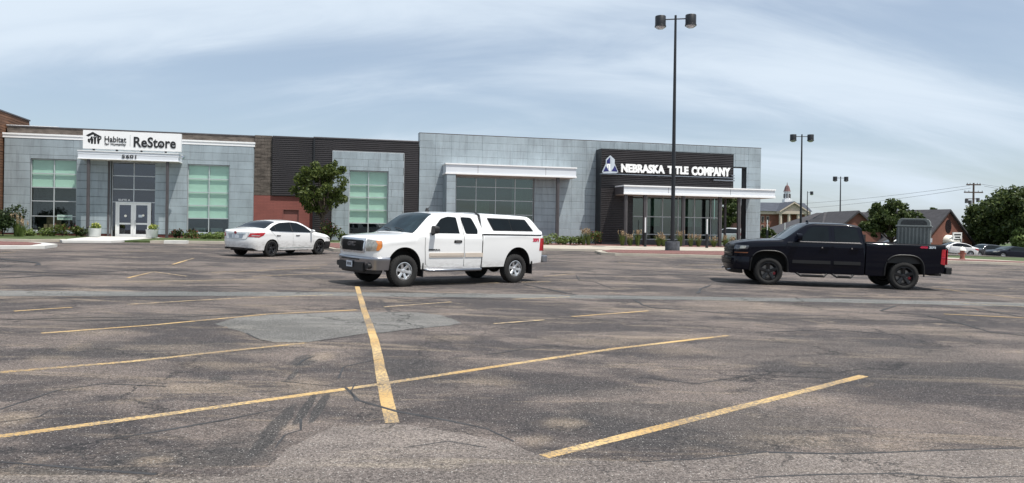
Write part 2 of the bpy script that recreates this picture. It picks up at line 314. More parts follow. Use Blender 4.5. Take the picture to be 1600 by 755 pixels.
# ------------------------------------------------------------------ object helpers
ABS = {}
def thing(name, label, cat, loc=(0, 0, 0), rot=None, group=None, org=(0, 0, 0)):
    o = bpy.data.objects.new(name, None); COL.objects.link(o); o.empty_display_size = .3
    o.location = loc
    if rot is not None:
        if isinstance(rot, (int, float)): o.rotation_euler = (0, 0, rot)
        else: o.matrix_world = Matrix.Translation(loc) @ rot.to_4x4()
    o['label'] = label; o['category'] = cat
    if group: o['group'] = group
    ABS[o.name] = Vector(org); return o
def tag(o, label, cat, group=None):
    o['label'] = label; o['category'] = cat
    if group: o['group'] = group
    return o
class MB:
    def __init__(s): s.v = []; s.f = []; s.m = []
    def add(s, vs, fs_, mi=0):
        b = len(s.v); s.v += [tuple(v) for v in vs]
        for f in fs_: s.f.append(tuple(b+i for i in f)); s.m.append(mi)
        return s
    def box(s, x0, x1, y0, y1, z0, z1, mi=0):
        if x0 > x1: x0, x1 = x1, x0
        if y0 > y1: y0, y1 = y1, y0
        if z0 > z1: z0, z1 = z1, z0
        return s.add([(x0, y0, z0), (x1, y0, z0), (x1, y1, z0), (x0, y1, z0), (x0, y0, z1), (x1, y0, z1), (x1, y1, z1), (x0, y1, z1)],
                     [(0, 3, 2, 1), (4, 5, 6, 7), (0, 1, 5, 4), (1, 2, 6, 5), (2, 3, 7, 6), (3, 0, 4, 7)], mi)
    def fb(s, s0, s1, n0, n1, z0, z1, mi=0): return s.box(s0, s1, -n1, -n0, z0, z1, mi)
    def prism(s, poly, y0, y1, mi=0, axes='xz'):
        n = len(poly); P = []
        for d in (y0, y1):
            for a, b in poly: P.append((a, d, b) if axes == 'xz' else ((a, b, d) if axes == 'xy' else (d, a, b)))
        F = [tuple(range(n)), tuple(range(2*n-1, n-1, -1))]+[(i, i+n, (i+1) % n+n, (i+1) % n) for i in range(n)]
        return s.add(P, F, mi)
    def tube(s, pts, r, k=8, mi=0, caps=True):
        pts = [Vector(p) for p in pts]; rr = r if isinstance(r, (list, tuple)) else [r]*len(pts); V = []; F = []
        for i, p in enumerate(pts):
            d = (pts[min(i+1, len(pts)-1)]-pts[max(i-1, 0)]).normalized()
            a = d.orthogonal().normalized() if abs(d.z) < .9 else Vector((1, 0, 0)).cross(d).normalized()
            if abs(d.z) < .9: a = d.cross(Vector((0, 0, 1))).normalized()
            b = d.cross(a)
            for j in range(k):
                t = 2*PI*j/k; V.append(p+(a*math.cos(t)+b*math.sin(t))*rr[i])
        for i in range(len(pts)-1):
            for j in range(k): F.append((i*k+j, i*k+(j+1) % k, (i+1)*k+(j+1) % k, (i+1)*k+j))
        if caps: F += [tuple(range(k-1, -1, -1)), tuple((len(pts)-1)*k+j for j in range(k))]
        return s.add(V, F, mi)
    def lathe(s, prof, c=(0, 0, 0), k=24, axis='z', mi=0):
        V = []; F = []
        for r, h in prof:
            for j in range(k):
                t = 2*PI*j/k; x, y = r*math.cos(t), r*math.sin(t)
                V.append((c[0]+x, c[1]+y, c[2]+h) if axis == 'z' else (c[0]+x, c[1]+h, c[2]+y))
        for i in range(len(prof)-1):
            for j in range(k):
                q = (i*k+j, i*k+(j+1) % k, (i+1)*k+(j+1) % k, (i+1)*k+j); F.append(q if axis == 'z' else q[::-1])
        return s.add(V, F, mi)
    def mesh(s, name, mats, smooth=None, fix=True):
        me = bpy.data.meshes.new(name); me.from_pydata(s.v, [], s.f)
        mats = mats if isinstance(mats, (list, tuple)) else [mats]
        for m in mats: me.materials.append(M[m])
        if len(mats) > 1: me.polygons.foreach_set('material_index', s.m)
        if fix:
            b = bmesh.new(); b.from_mesh(me); bmesh.ops.recalc_face_normals(b, faces=b.faces); b.to_mesh(me); b.free()
        if smooth is not None:
            me.polygons.foreach_set('use_smooth', [True]*len(me.polygons)); me.set_sharp_from_angle(angle=math.radians(smooth))
        me.update(); return me
def put(name, me, parent=None, loc=(0, 0, 0), kind=None, rot=None, raw=False):
    o = bpy.data.objects.new(name, me); COL.objects.link(o)
    loc = Vector(loc); base = Vector((0, 0, 0))
    if parent is not None:
        o.parent = parent
        if not raw: base = ABS.get(parent.name, Vector((0, 0, 0)))
    o.location = loc-base; ABS[o.name] = loc if not raw else Vector((0, 0, 0))
    if rot is not None: o.rotation_euler = rot
    if kind: o['kind'] = kind
    return o
def obj(name, mb, mats, parent=None, smooth=None, kind=None, **kw): return put(name, mb.mesh(name, mats, smooth), parent, kind=kind, **kw)
def rects_minus(r, holes):              # r, holes: (s0, s1, z0, z1)
    out = [r]
    for h in holes:
        nxt = []
        for a in out:
            if h[0] >= a[1]-1e-4 or h[1] <= a[0]+1e-4 or h[2] >= a[3]-1e-4 or h[3] <= a[2]+1e-4: nxt.append(a); continue
            x0, x1 = max(a[0], h[0]), min(a[1], h[1])
            if h[0] > a[0]: nxt.append((a[0], x0, a[2], a[3]))
            if h[1] < a[1]: nxt.append((x1, a[1], a[2], a[3]))
            if h[2] > a[2]: nxt.append((x0, x1, a[2], h[2]))
            if h[3] < a[3]: nxt.append((x0, x1, h[3], a[3]))
        out = nxt
    return [a for a in out if a[1]-a[0] > .03 and a[3]-a[2] > .03]
def text_mesh(txt, size, ext=.02, off=0.0, sx=1.0, material='letter_black', target_w=None, target_h=None, align='LEFT', space=1.0):
    cu = bpy.data.curves.new('t', 'FONT'); cu.body = txt; cu.size = size; cu.extrude = ext; cu.offset = off; cu.resolution_u = 3; cu.space_character = space
    ob = bpy.data.objects.new('t', cu); COL.objects.link(ob); dg = bpy.context.evaluated_depsgraph_get()
    me = bpy.data.meshes.new_from_object(ob.evaluated_get(dg)); bpy.data.objects.remove(ob)
    xs = [v.co.x for v in me.vertices]; ys = [v.co.y for v in me.vertices]; x0, x1, y0, y1 = min(xs), max(xs), min(ys), max(ys)
    kx = (target_w/(x1-x0)) if target_w else sx; ky = (target_h/(y1-y0)) if target_h else 1.0
    for v in me.vertices: v.co.x = (v.co.x-x0)*kx; v.co.y = (v.co.y-y0)*ky
    me.materials.clear(); me.materials.append(M[material]); me.name = 'lettering'; return me
def lift(x, y, dz): return dz if dz > .03 else dz*(.16+.84*cl((math.hypot(x, y)-6)/26))
def sheet(name, poly, dz, m, label=None, skirt=0.0, step=1.0, kind='structure', jitter=0.0, parent=None):   # a sheet laid over the ground
    if jitter:
        q = []
        for i, p in enumerate(poly):
            a, b = Vector(p), Vector(poly[(i+1) % len(poly)]); n = max(1, int((b-a).length/.18))
            for k in range(n):
                t = k/n; c = a.lerp(b, t); q.append((c.x+random.uniform(-1, 1)*jitter, c.y+random.uniform(-1, 1)*jitter))
        poly = q
    bm = bmesh.new(); f = bm.faces.new([bm.verts.new((x, y, 0)) for x, y in poly]); bmesh.ops.triangulate(bm, faces=[f])
    xs = [p[0] for p in poly]; ys = [p[1] for p in poly]
    for ax, lo, hi in ((0, min(xs), max(xs)), (1, min(ys), max(ys))):
        c = math.ceil(lo/step)*step
        while c < hi:
            co = [0, 0, 0]; no = [0, 0, 0]; co[ax] = c; no[ax] = 1
            bmesh.ops.bisect_plane(bm, geom=bm.verts[:]+bm.edges[:]+bm.faces[:], plane_co=co, plane_no=no); c += step
    for v in bm.verts: v.co.z = gz(v.co.x, v.co.y)+lift(v.co.x, v.co.y, dz)
    bmesh.ops.recalc_face_normals(bm, faces=bm.faces)
    if bm.faces[:] and sum(f.normal.z for f in bm.faces) < 0: bmesh.ops.reverse_faces(bm, faces=bm.faces)
    if skirt:
        be = [e for e in bm.edges if e.is_boundary]; r = bmesh.ops.extrude_edge_only(bm, edges=be)
        for v in [g for g in r['geom'] if isinstance(g, bmesh.types.BMVert)]: v.co.z -= skirt
    me = bpy.data.meshes.new(name); bm.to_mesh(me); bm.free(); me.materials.append(M[m])
    o = put(name, me, parent, kind=kind if parent is None else None)
    return o
def ribbon(name, pts, w, dz, m, ends=None, kind='structure', jit=0.0):
    P = [Vector(p) for p in pts]; Q = []
    for i in range(len(P)-1):
        n = max(1, int((P[i+1]-P[i]).length/.35))
        for k in range(n): Q.append((P[i].lerp(P[i+1], k/n), i+k/n))
    Q.append((P[-1], len(P)-1)); V = []; F = []
    for i, (p, t) in enumerate(Q):
        d = (Q[min(i+1, len(Q)-1)][0]-Q[max(i-1, 0)][0]).normalized(); nn = Vector((-d.y, d.x))
        ww = w if not isinstance(w, (list, tuple)) else (w[min(int(t), len(w)-1)]*(1-t+int(t))+w[min(int(t)+1, len(w)-1)]*(t-int(t)))
        for sgn in (-1, 1):
            q = p+nn*sgn*(ww/2*(1+random.uniform(-jit, jit)))+nn*random.uniform(-jit, jit)*ww*.3; V.append((q.x, q.y, gz(q.x, q.y)+lift(q.x, q.y, dz)))
    for i in range(len(Q)-1): F.append((2*i, 2*i+1, 2*i+3, 2*i+2))
    me = bpy.data.meshes.new(name); me.from_pydata(V, [], [f[::-1] for f in F]); me.materials.append(M[m])
    return put(name, me, kind=kind)

# ================================================================== GROUND
def axis(lo, hi, near, far):
    out = [lo]; x = lo
    while x < hi:
        st = near if -45 < x < 75 else far; x += st; out.append(x)
    return out
gx = [-1500+72.75*i for i in range(20)]+[-45+i*1.0 for i in range(121)]+[76+72.0*i for i in range(1, 25)]; gy = [-60, -30, -10]+[i*1.0-4 for i in range(110)]+[106+40*i for i in range(1, 60)]
V = [(x, y, gz(x, y)) for y in gy for x in gx]; nx_ = len(gx)
F = [(j*nx_+i, j*nx_+i+1, (j+1)*nx_+i+1, (j+1)*nx_+i) for j in range(len(gy)-1) for i in range(nx_-1)]
me = bpy.data.meshes.new('ground'); me.from_pydata(V, [], F); me.materials.append(M['asphalt']); put('ground', me, kind='structure')

def G(*pts): return [gp(x, y) for x, y in pts]
# lighter new surface in the foreground
b = G((0, 744), (120, 743), (250, 746), (380, 745), (425, 728), (455, 700), (520, 668), (620, 662), (720, 676), (800, 694), (860, 716), (1000, 722), (1090, 718), (1150, 712), (1200, 706), (1300, 708), (1420, 706), (1600, 700))
sheet('asphalt_patch', [(-9, b[0][1]-.3)]+b+[(9, b[-1][1]-.1), (9, -3), (-9, -3)], .004, 'asphalt_light', jitter=.02)
# grey oval patch crossed by the yellow line, and the trench running across the lot
sheet('asphalt_patch', G((338, 506), (370, 496), (420, 492), (480, 490), (560, 487.5), (640, 488), (690, 492), (722, 505), (700, 509), (650, 513), (600, 519), (560, 522), (520, 529), (480, 534), (430, 535), (405, 531), (385, 521)), .004, 'asphalt_patch', jitter=.03)
sheet('trench_patch', G((-400, 452), (0, 454.5), (300, 456), (560, 457), (800, 459.5), (1000, 462.5), (1300, 467), (1600, 473.5), (2000, 482), (2000, 489), (1600, 479.5), (1300, 472.5), (1000, 467.5), (800, 465.5), (560, 463), (300, 462.5), (0, 463), (-400, 462)), .004, 'trench', jitter=.05)
def line(w, *pts, m='line'): ribbon('parking_line', G(*pts), [x*.92 for x in w] if isinstance(w, list) else w*.9, .009, m, jit=.07)
line(.105, (-60, 690), (240, 650), (590, 601), (960, 545), (1137, 524.5))
line(.105, (-60, 589), (0, 582), (200, 565.5), (330, 551.5), (478, 536))
line(.10, (65, 521), (240, 508), (420, 491), (558, 484.5))
line(.08, (600, 480), (705, 472), m='faded')
line(.09, (22, 486.5), (112, 480.5)); line(.08, (199, 476), (300, 470), (400, 465), (520, 461), m='faded')
line(.115, (850, 713.5), (1350, 587.5))
line([.12, .115, .12, .125], (558, 448), (570, 488), (585, 530), (598, 594), (612.5, 661))
line(.09, (894, 495), (1013, 486)); line(.08, (772, 506), (850, 500), m='faded')
line(.08, (1475, 491), (1600, 497), (1660, 500)); line(.09, (1455, 450), (1600, 467), (1700, 479))
line(.08, (1500, 474), (1640, 482), m='faded')
line(.10, (270, 413.5), (302, 404)); line(.10, (200, 434.5), (240, 425)); line(.08, (240, 425), (292, 432), m='faded')
line(.08, (395, 432), (520, 427), m='faded'); line(.08, (190, 441), (420, 436), m='faded'); line(.08, (850, 432), (900, 428), m='faded')
line(.08, (430, 417), (512, 414), m='faded'); line(.08, (330, 426), (500, 419), m='faded'); line(.08, (700, 444), (860, 440), m='faded')
line(.08, (965, 410), (1000, 413), m='faded'); line(.08, (1060, 415), (1150, 412.5), m='faded'); line(.08, (1060, 422), (1140, 421), m='faded')
line(.08, (800, 468), (890, 464), m='faded'); line(.08, (1520, 421), (1640, 424), m='faded'); line(.08, (1540, 436), (1660, 439), m='faded')
line(.08, (0, 396), (24, 394), m='faded'); line(.08, (190, 394), (240, 393), m='faded')
# tar seams, open cracks and stains
def crack(w, *pts, jit=.5, m='tar'):
    far = 1+max(0, math.hypot(*gp(*pts[len(pts)//2]))-7)/11
    w = [x*far for x in w] if isinstance(w, list) else w*far
    ribbon('asphalt_crack', G(*pts), [x*.75 for x in w] if isinstance(w, list) else w*.85, .011, m, jit=min(jit, .5))
crack([.03, .06, .05, .05, .04, .02], (540, 606), (560, 626), (620, 643), (700, 657), (760, 670), (803, 690), jit=.35)
crack(.018, (385, 521), (405, 531), (430, 536), (480, 535), (520, 530), (560, 523), (600, 520), (650, 514), (722, 507), (800, 506))
pass
pass; pass
pass
crack(.02, (528, 592), (536, 574), (560, 568), (597, 561)); crack([.01, .05, .02], (462, 573), (474, 563), (492, 556)); pass
crack(.035, (0, 722), (80, 728), (160, 736), (245, 741), jit=.4); crack(.02, (1180, 746), (1280, 742), (1400, 740), (1500, 747), (1600, 744)); crack(.014, (1080, 752), (1180, 748))
crack(.025, (1000, 722), (1100, 717), (1200, 706)); crack(.03, (1200, 707), (1320, 710), (1420, 706), (1600, 700))
crack(.03, (1375, 486), (1450, 494), (1500, 505), (1550, 520), (1640, 528)); crack(.03, (1375, 486), (1400, 478), (1520, 482), (1600, 496)); crack(.03, (1150, 494), (1300, 499), (1500, 505))
crack(.04, (1090, 459), (1096, 451), (1110, 446)); crack(.035, (560, 455), (640, 457), (760, 461)); crack(.04, (990, 468), (1005, 477), (1020, 481), (1160, 492))
crack(.035, (0, 468), (120, 465), (300, 463.5)); crack(.03, (0, 500), (150, 496), (240, 497), (400, 490)); crack(.05, (0, 435), (80, 431), (200, 428), jit=.8)
crack(.06, (860, 427), (960, 430), (1060, 430), (1140, 431), jit=.7); crack(.06, (0, 405), (60, 411), (60, 415)); crack(.06, (820, 445), (900, 461)); pass
pass; crack(.012, (440, 596), (520, 604), (560, 602)); crack(.014, (0, 660), (60, 652), (80, 640))
crack(.03, (640, 403), (720, 398)); crack(.012, (800, 506), (880, 498), (1010, 500)); crack(.02, (880, 488), (905, 494))

def FG(*pts): return [(fw(s, n).x, fw(s, n).y) for s, n in pts]
crack(.02, (0, 498), (120, 502), (260, 499), (330, 503)); crack(.022, (0, 640), (90, 610), (160, 600), (260, 604)); crack(.018, (700, 560), (780, 552), (850, 540), (930, 545)); crack(.018, (1000, 590), (1090, 600), (1180, 585), (1300, 592))
crack(.02, (630, 700), (700, 690), (760, 700)); crack(.03, (1180, 520), (1300, 515), (1380, 522)); crack(.035, (0, 424), (120, 428), (210, 422), (330, 424)); crack(.035, (620, 470), (700, 466), (790, 468)); crack(.03, (60, 447), (180, 450), (420, 447))
crack([.02, .05, .05, .02], (150, 690), (260, 672), (360, 655), (430, 640), jit=.4); crack(.02, (430, 700), (445, 680), (470, 672), (470, 655)); crack(.015, (555, 600), (548, 612), (556, 628)); crack(.02, (900, 430), (905, 438), (930, 441), (960, 452))
# planting strips, walks and islands
sheet('lawn', FG((-32, .3), (-19.0, .3), (-19.0, 6.6), (-20, 7.9), (-32, 8.2)), .10, 'lawn', skirt=.12)
sheet('lawn', FG((-15.5, .3), (-1.0, .3), (-1.0, 5.8), (-14.5, 6.3), (-16.2, 6.4), (-15.5, 2.2)), .10, 'lawn', skirt=.12)
sheet('curb', FG((-32, 8.2), (-20, 7.9), (-19.0, 6.6), (-18.8, 6.7), (-19.9, 8.3), (-32, 8.6)), .13, 'concrete', skirt=.16)
sheet('curb', FG((-14.7, 6.35), (-1, 5.85), (-1, 6.25), (-14.9, 6.75)), .13, 'concrete', skirt=.16)
sheet('curb', FG((-14.2, 6.7), (-13.5, 6.6), (-13.0, 6.65), (-13.1, 7.2), (-14.1, 7.3)), .16, 'white_concrete', skirt=.2, jitter=.03)
sheet('pavement', FG((-19.0, .2), (-15.6, .2), (-15.6, 2.2), (-16.3, 6.6), (-16.6, 7.4), (-18.6, 8.1), (-19.0, 7.2)), .11, 'white_concrete', skirt=.13)
sheet('pavement', FG((-.6, 4.6), (26.5, 4.1), (30, 8.2), (14.5, 9.2), (8.7, 9.3), (-.6, 8.8)), .12, 'concrete', skirt=.15)
sheet('planting_bed', FG((-1.0, .2), (12.1, .2), (25.4, .2), (25.4, 4.1), (-1.0, 4.6)), .10, 'mulch', skirt=.1)
# mulched islands with kerbs
def island(name, poly, inset, curbmat, label):
    c = Vector((sum(p[0] for p in poly)/len(poly), sum(p[1] for p in poly)/len(poly)))
    sheet('curb', poly, .13, curbmat, skirt=.2)
    inner = [tuple(c+(Vector(p)-c).normalized()*max(.1, (Vector(p)-c).length-inset)) for p in poly]
    sheet('mulch_bed', inner, .155, 'mulch', skirt=.04, jitter=.03)
island('island', FG((7.9, 12.9), (8.5, 13.4), (12.1, 14.0), (17.5, 14.9), (20.5, 15.2), (21.2, 10.6), (18, 9.9), (13.6, 9.9), (9.4, 9.8), (8.2, 11.2)), .42, 'concrete', '')
island('island', FG((-30, 15.6), (-18.6, 15.2), (-17.3, 14.4), (-17.4, 12.6), (-18.3, 11.4), (-20.5, 10.6), (-30, 11.4)), .62, 'white_concrete', '')
island('island', FG((-6.2, 6.6), (-3.0, 6.6), (-2.2, 8.2), (-2.6, 13.4), (-4.2, 14.2), (-5.6, 13.2), (-6.4, 9.4)), .35, 'concrete', '')
ci = G((1455, 410.8), (1478, 411.3), (1540, 413), (1600, 415), (1700, 418))
R2 = [(p[0]+.4, p[1]+2.6) for p in ci]
sheet('curb', ci+R2[::-1], .13, 'concrete', skirt=.2)
ci2 = [(p[0]+.1, p[1]+.45) for p in ci]; R2 = [(p[0]+.35, p[1]+2.1) for p in ci]
sheet('mulch_bed', ci2+R2[::-1], .155, 'mulch', skirt=.03, jitter=.03)
sheet('pavement', [(p[0]+.42, p[1]+2.75) for p in ci]+[(p[0]+.7, p[1]+5.0) for p in ci][::-1], .12, 'concrete', skirt=.2)
sheet('lawn', [(p[0]+.75, p[1]+5.1) for p in ci]+[(62, 70), (44, 72), (30, 58)], .10, 'lawn', skirt=.1)
sheet('lawn', [(30, 60), (30, 62), (44, 76), (120, 100), (260, 260), (60, 300), (-60, 300), (10, 75)], .05, 'lawn', step=6)
sheet('road', [(40, 69), (44, 88), (92, 92), (92, 66)], .14, 'asphalt', step=3)

# ================================================================== FACADE BUILDERS
FROT = FA
def fthing(name, label, cat, s, n, z, group=None):
    p = fw(s, n); return thing(name, label, cat, (p.x, p.y, z), FROT, group, (s, -n, z))
PCACHE = {}
def panels(parent, r, holes, n=0.0, rowh=.478, colw=1.06, t=.03, m='panel', gap=.014, stag=True):
    s0, s1, z0, z1 = r; z = z1; k = 0
    while z > z0+.05:
        zl = max(z0, z-rowh); s = s0-(colw/2 if (stag and k % 2) else 0)
        while s < s1-.05:
            a, b_ = max(s, s0), min(s+colw, s1)
            for q in rects_minus((a, b_, zl, z), holes):
                w, h = round(q[1]-q[0]-.005, 3), round(q[3]-q[2]-gap, 3)
                if w < .05 or h < .04: continue
                key = (w, h, m, t)
                if key not in PCACHE:
                    e = .008; mb = MB()
                    mb.add([(0, 0, 0), (w, 0, 0), (w, 0, h), (0, 0, h), (0, -t+e, 0), (w, -t+e, 0), (w, -t+e, h), (0, -t+e, h), (e, -t, e), (w-e, -t, e), (w-e, -t, h-e), (e, -t, h-e)],
                           [(0, 1, 5, 4), (1, 2, 6, 5), (2, 3, 7, 6), (3, 0, 4, 7), (4, 5, 9, 8), (5, 6, 10, 9), (6, 7, 11, 10), (7, 4, 8, 11), (8, 9, 10, 11)])
                    PCACHE[key] = mb.mesh('panel', m)
                put('panel', PCACHE[key], parent, (q[0]+.0025, -n-.03-random.uniform(0, .003), q[2]+gap/2))
            s += colw
        z -= rowh; k += 1
def backing(parent, r, holes, n0, n1, m='dark_backing', name='wall'):
    mb = MB()
    for q in rects_minus(r, holes): mb.fb(q[0], q[1], n0, n1, q[2], q[3])
    return obj(name, mb, m, parent)
def corrugated(parent, r, holes, n=0.0, pitch=.125, depth=.05, name='corrugated_cladding'):
    mb = MB()
    for q in rects_minus(r, holes):
        z = q[2]; prof = []
        while z < q[3]-1e-3:
            for dz, d in ((0, 0), (.30, 0), (.42, 1), (.88, 1)):
                zz = z+dz*pitch
                if zz < q[3]: prof.append((zz, d*depth))
            z += pitch
        prof.append((q[3], 0)); k = len(prof)
        mb.add([(q[0], -n-d, zz) for zz, d in prof]+[(q[1], -n-d, zz) for zz, d in prof], [(i, i+1, k+i+1, k+i) for i in range(k-1)])
        for s_ in (q[0], q[1]): pass
    return obj(name, mb, 'corr', parent)
def window(parent, r, cols, rows, rec=.06, fr=.05, fd=.07, glass='glass', blinds=(), sill=True, framem='alum', name='window', base=None):
    # r = (s0, s1, z0, z1); cols/rows: interior mullion positions
    s0, s1, z0, z1 = r; mb = MB(); n = -rec
    mb.fb(s0, s0+fr, n-fd, n, z0, z1); mb.fb(s1-fr, s1, n-fd, n, z0, z1); mb.fb(s0+fr, s1-fr, n-fd, n, z1-fr, z1); mb.fb(s0+fr, s1-fr, n-fd, n, z0, z0+fr)
    cs = [s0+fr]+list(cols)+[s1-fr]; rs = [z0+fr]+list(rows)+[z1-fr]
    for c in cols: mb.fb(c-fr/2, c+fr/2, n-fd, n+.002, z0+fr, z1-fr)
    for i in range(len(cs)-1):
        a = cs[i]+(fr/2 if i else 0); b_ = cs[i+1]-(fr/2 if i < len(cs)-2 else 0)
        for q in rows: mb.fb(a, b_, n-fd, n-.001, q-fr/2, q+fr/2)
    w = obj(name, mb, framem, parent)
    for i in range(len(cs)-1):
        for j in range(len(rs)-1):
            a = cs[i]+(fr/2 if i else 0); b_ = cs[i+1]-(fr/2 if i < len(cs)-2 else 0)
            lo = rs[j]+(fr/2 if j else 0); hi = rs[j+1]-(fr/2 if j < len(rs)-2 else 0)
            obj('pane', MB().fb(a, b_, n-.036, n-.024, lo, hi), glass, w)
            for bl in blinds:
                if bl[0] == i and bl[1] <= j < bl[2]:
                    zt = hi+.02; zb = lo-.02 if len(bl) < 4 else lo+(hi-lo)*bl[3]
                    obj('blind', MB().fb(a-.01, b_+.01, n-fd-.05, n-fd-.042, zb, zt), 'blind', w)
    if sill: obj('sill', MB().fb(s0-.02, s1+.02, n, .035, z0-.11, z0-.002), 'sill', w)
    # reveals lining the opening
    rv = MB(); rv.fb(s0-.015, s0-.002, n-.06, -.002, z0, z1); rv.fb(s1+.002, s1+.015, n-.06, -.002, z0, z1); rv.fb(s0, s1, n-.06, -.002, z1+.002, z1+.015)
    obj('reveal', rv, 'column', w)
    return w

# ------------------------------------------------------------------ brown building, far left
bz = fz(-24.17)
t = fthing('brown_building', 'tall brown plank-clad building at the far left edge of the photo', 'building', -30, 0, 0)
mb = MB(); mb.fb(-38, -24.30, -3.9, 4.5, bz-.5, 7.95); obj('wall', mb, 'dark_backing', t)
k = 0; z = bz-.2
while z < 7.95:
    h = min(.155, 7.95-z)
    for a, b_ in (((-3.9, -1.2), (-1.2, 1.9), (1.9, 4.5)) if k % 2 else ((-3.9, .3), (.3, 3.1), (3.1, 4.5))):
        put('plank', None or MB().box(0, .035+.012*random.random(), 0, b_-a-.01, 0, h-.018).mesh('plank', 'plank'), t, (-24.30, -b_, z))
    z += .155; k += 1
obj('coping', MB().fb(-38.05, -24.22, -3.95, 4.55, 7.95, 8.03), 'column', t)

# ------------------------------------------------------------------ the store (left half)
store = fthing('store_building', 'long low store with grey panels, mint blinds, red brick and black corrugated bays', 'building', -12, 0, 0)
W1 = (fs(47), fs(119.5), 1.06, 5.30); W2 = (fs(292.5), fs(358), 1.04, 5.26); DW = (fs(173), fs(242), .66, 5.28); W3 = (fs(545), fs(606), 1.05, 5.20)
GL = (-24.17, -10.42); HL = [W1, W2, DW]
backing(store, (GL[0], GL[1], .3, 6.5), HL, -.28, -.03)
panels(store, (GL[0], GL[1], .92, 6.48), HL, colw=3.6, stag=False)
panels_base = MB()
for q in rects_minus((GL[0], GL[1], .45, .90), HL): panels_base.fb(q[0], q[1], -.03, .005, q[2], q[3])
obj('brick_plinth', panels_base, 'red_brick', store)
mb = MB(); mb.fb(-24.26, -10.36, -.3, .08, 6.482, 6.73); mb.fb(-24.28, -10.34, -.3, .11, 6.66, 6.76); obj('parapet_band', mb, 'sign_white', store)
obj('side_panel', MB().fb(-10.425, -10.40, -.28, -.002, .5, 6.48), 'panel', store)
# split-face block band above and right of it
mb = MB(); mb.fb(-24.17, -9.32, -.75, -.30, 6.40, 7.16); mb.fb(-10.40, -9.32, -.75, -.30, 3.46, 6.40); wb = obj('block_wall', mb, 'cmu', store)
# blocks big enough to tell apart on the near right-hand bay
zz = 3.47; k = 0
while zz < 7.1:
    s = -10.40-(.2 if k % 2 else 0)
    while s < -9.33:
        a, b_ = max(s, -10.39), min(s+.4, -9.33)
        if b_-a > .06: put('block', MB().box(0, b_-a-.012, -.035-.015*random.random(), 0, 0, .188).mesh('block', 'cmu'), wb, (a, .30, zz), raw=False)
        s += .4
    zz += .2; k += 1
mb = MB(); mb.fb(-24.2, -9.30, -.78, -.27, 7.165, 7.23); obj('coping', mb, 'column', store)
obj('coping', MB().fb(-24.2, -21.5, -.79, -.26, 7.232, 7.26), 'sign_white', store)
# black corrugated bays
z1 = 7.19
corrugated(store, (-9.30, -6.74, 3.45, z1), [], -.14)
RD = (-8.60, -7.66, .3, 2.58)
backing(store, (-10.40, -6.74, .3, 3.45), [RD], -.4, -.22, 'red_brick', 'brick_wall')
obj('red_door', MB().fb(RD[0], RD[1], -.40, -.30, RD[2], RD[3]), 'red_panel', store)
mb = MB(); mb.fb(RD[0]-.05, RD[0], -.3, -.20, .3, 2.62); mb.fb(RD[1], RD[1]+.05, -.3, -.20, .3, 2.62); mb.fb(RD[0], RD[1], -.3, -.20, 2.58, 2.62); obj('door_frame', mb, 'red_panel', store)
G3 = (-5.58, -1.05, .4, 6.40)
corrugated(store, (-6.72, -.06, .45, z1), [(G3[0], G3[1], .4, 6.40)], -.05)
obj('bay_edge', MB().fb(-6.80, -6.70, -.4, .02, .4, 7.2), 'black_metal', store)
backing(store, (-9.32, -.02, .3, 7.16), [RD, G3, (-9.4, -6.74, 0, 3.46)], -.5, -.23)
backing(store, (G3[0]+.002, G3[1]-.002, .4, 6.38), [W3], -.28, -.02, name='wall')
panels(store, (G3[0], G3[1], .55, 6.40), [W3], .03, colw=1.5)
mb = MB(); mb.fb(G3[0]-.03, G3[1]+.03, -.05, .075, 6.402, 6.44); mb.fb(G3[0]-.035, G3[0]-.003, -.05, .07, .5, 6.40); mb.fb(G3[1]+.003, G3[1]+.035, -.05, .07, .5, 6.40); obj('edge_trim', mb, 'alum', store)
obj('coping', MB().fb(-9.30, -6.80, -.5, -.08, 7.195, 7.25), 'column', store); obj('coping', MB().fb(-6.80, -.03, -.5, .03, 7.203, 7.28), 'column', store)
def rs(r, ys, px): return [fac(px, y)[1] for y in ys]
w1 = window(store, W1, [fs(83.5)], rs(W1, (338, 314.5, 293, 271.5), 83), blinds=((0, 3, 5), (1, 3, 5)))
window(store, W2, [fs(326)], rs(W2, (341.5, 321.5, 301, 280), 326), blinds=((0, 1, 5), (1, 1, 5)))
window(store, W3, [fs(575.5)], rs(W3, (349, 328.5, 308.5, 289.0), 575), fd=.12, blinds=((0, 1, 5), (1, 1, 5)))
# entrance glazing and doors
D0, D1 = fs(180.5), fs(234.5); dt = 2.86
ent = window(store, DW, [fs(207.5)], [fac(207, 316.0)[1], fac(207, 296)[1], fac(207, 275)[1]], rec=.2, glass='glass_purple', sill=False)
def door(s0, s1, handle_side, parent, z0=.68, z1=2.80):
    mb = MB(); n = -.14; f = .12
    mb.fb(s0, s0+f, n-.05, n, z0, z1); mb.fb(s1-f, s1, n-.05, n, z0, z1); mb.fb(s0+f, s1-f, n-.05, n, z1-f, z1); mb.fb(s0+f, s1-f, n-.05, n, z0, z0+.24); mb.fb(s0+f, s1-f, n-.05, n, 1.50, 1.60)
    d = obj('door', mb, 'sill', parent)
    for a, b_ in ((z0+.24, 1.50), (1.60, z1-f)): obj('pane', MB().fb(s0+f, s1-f, n-.03, n-.02, a, b_), 'glass_purple', d)
    hs = s1-.10 if handle_side > 0 else s0+.10
    obj('handle', MB().tube([(hs, -n-.03, 1.45), (hs, -n-.09, 1.47), (hs, -n-.09, 1.75), (hs, -n-.03, 1.77)], .015), 'chrome', d)
    return d
mid = (D0+D1)/2
d1 = door(D0+.06, mid-.02, 1, store); d2 = door(mid+.02, D1-.06, -1, store)
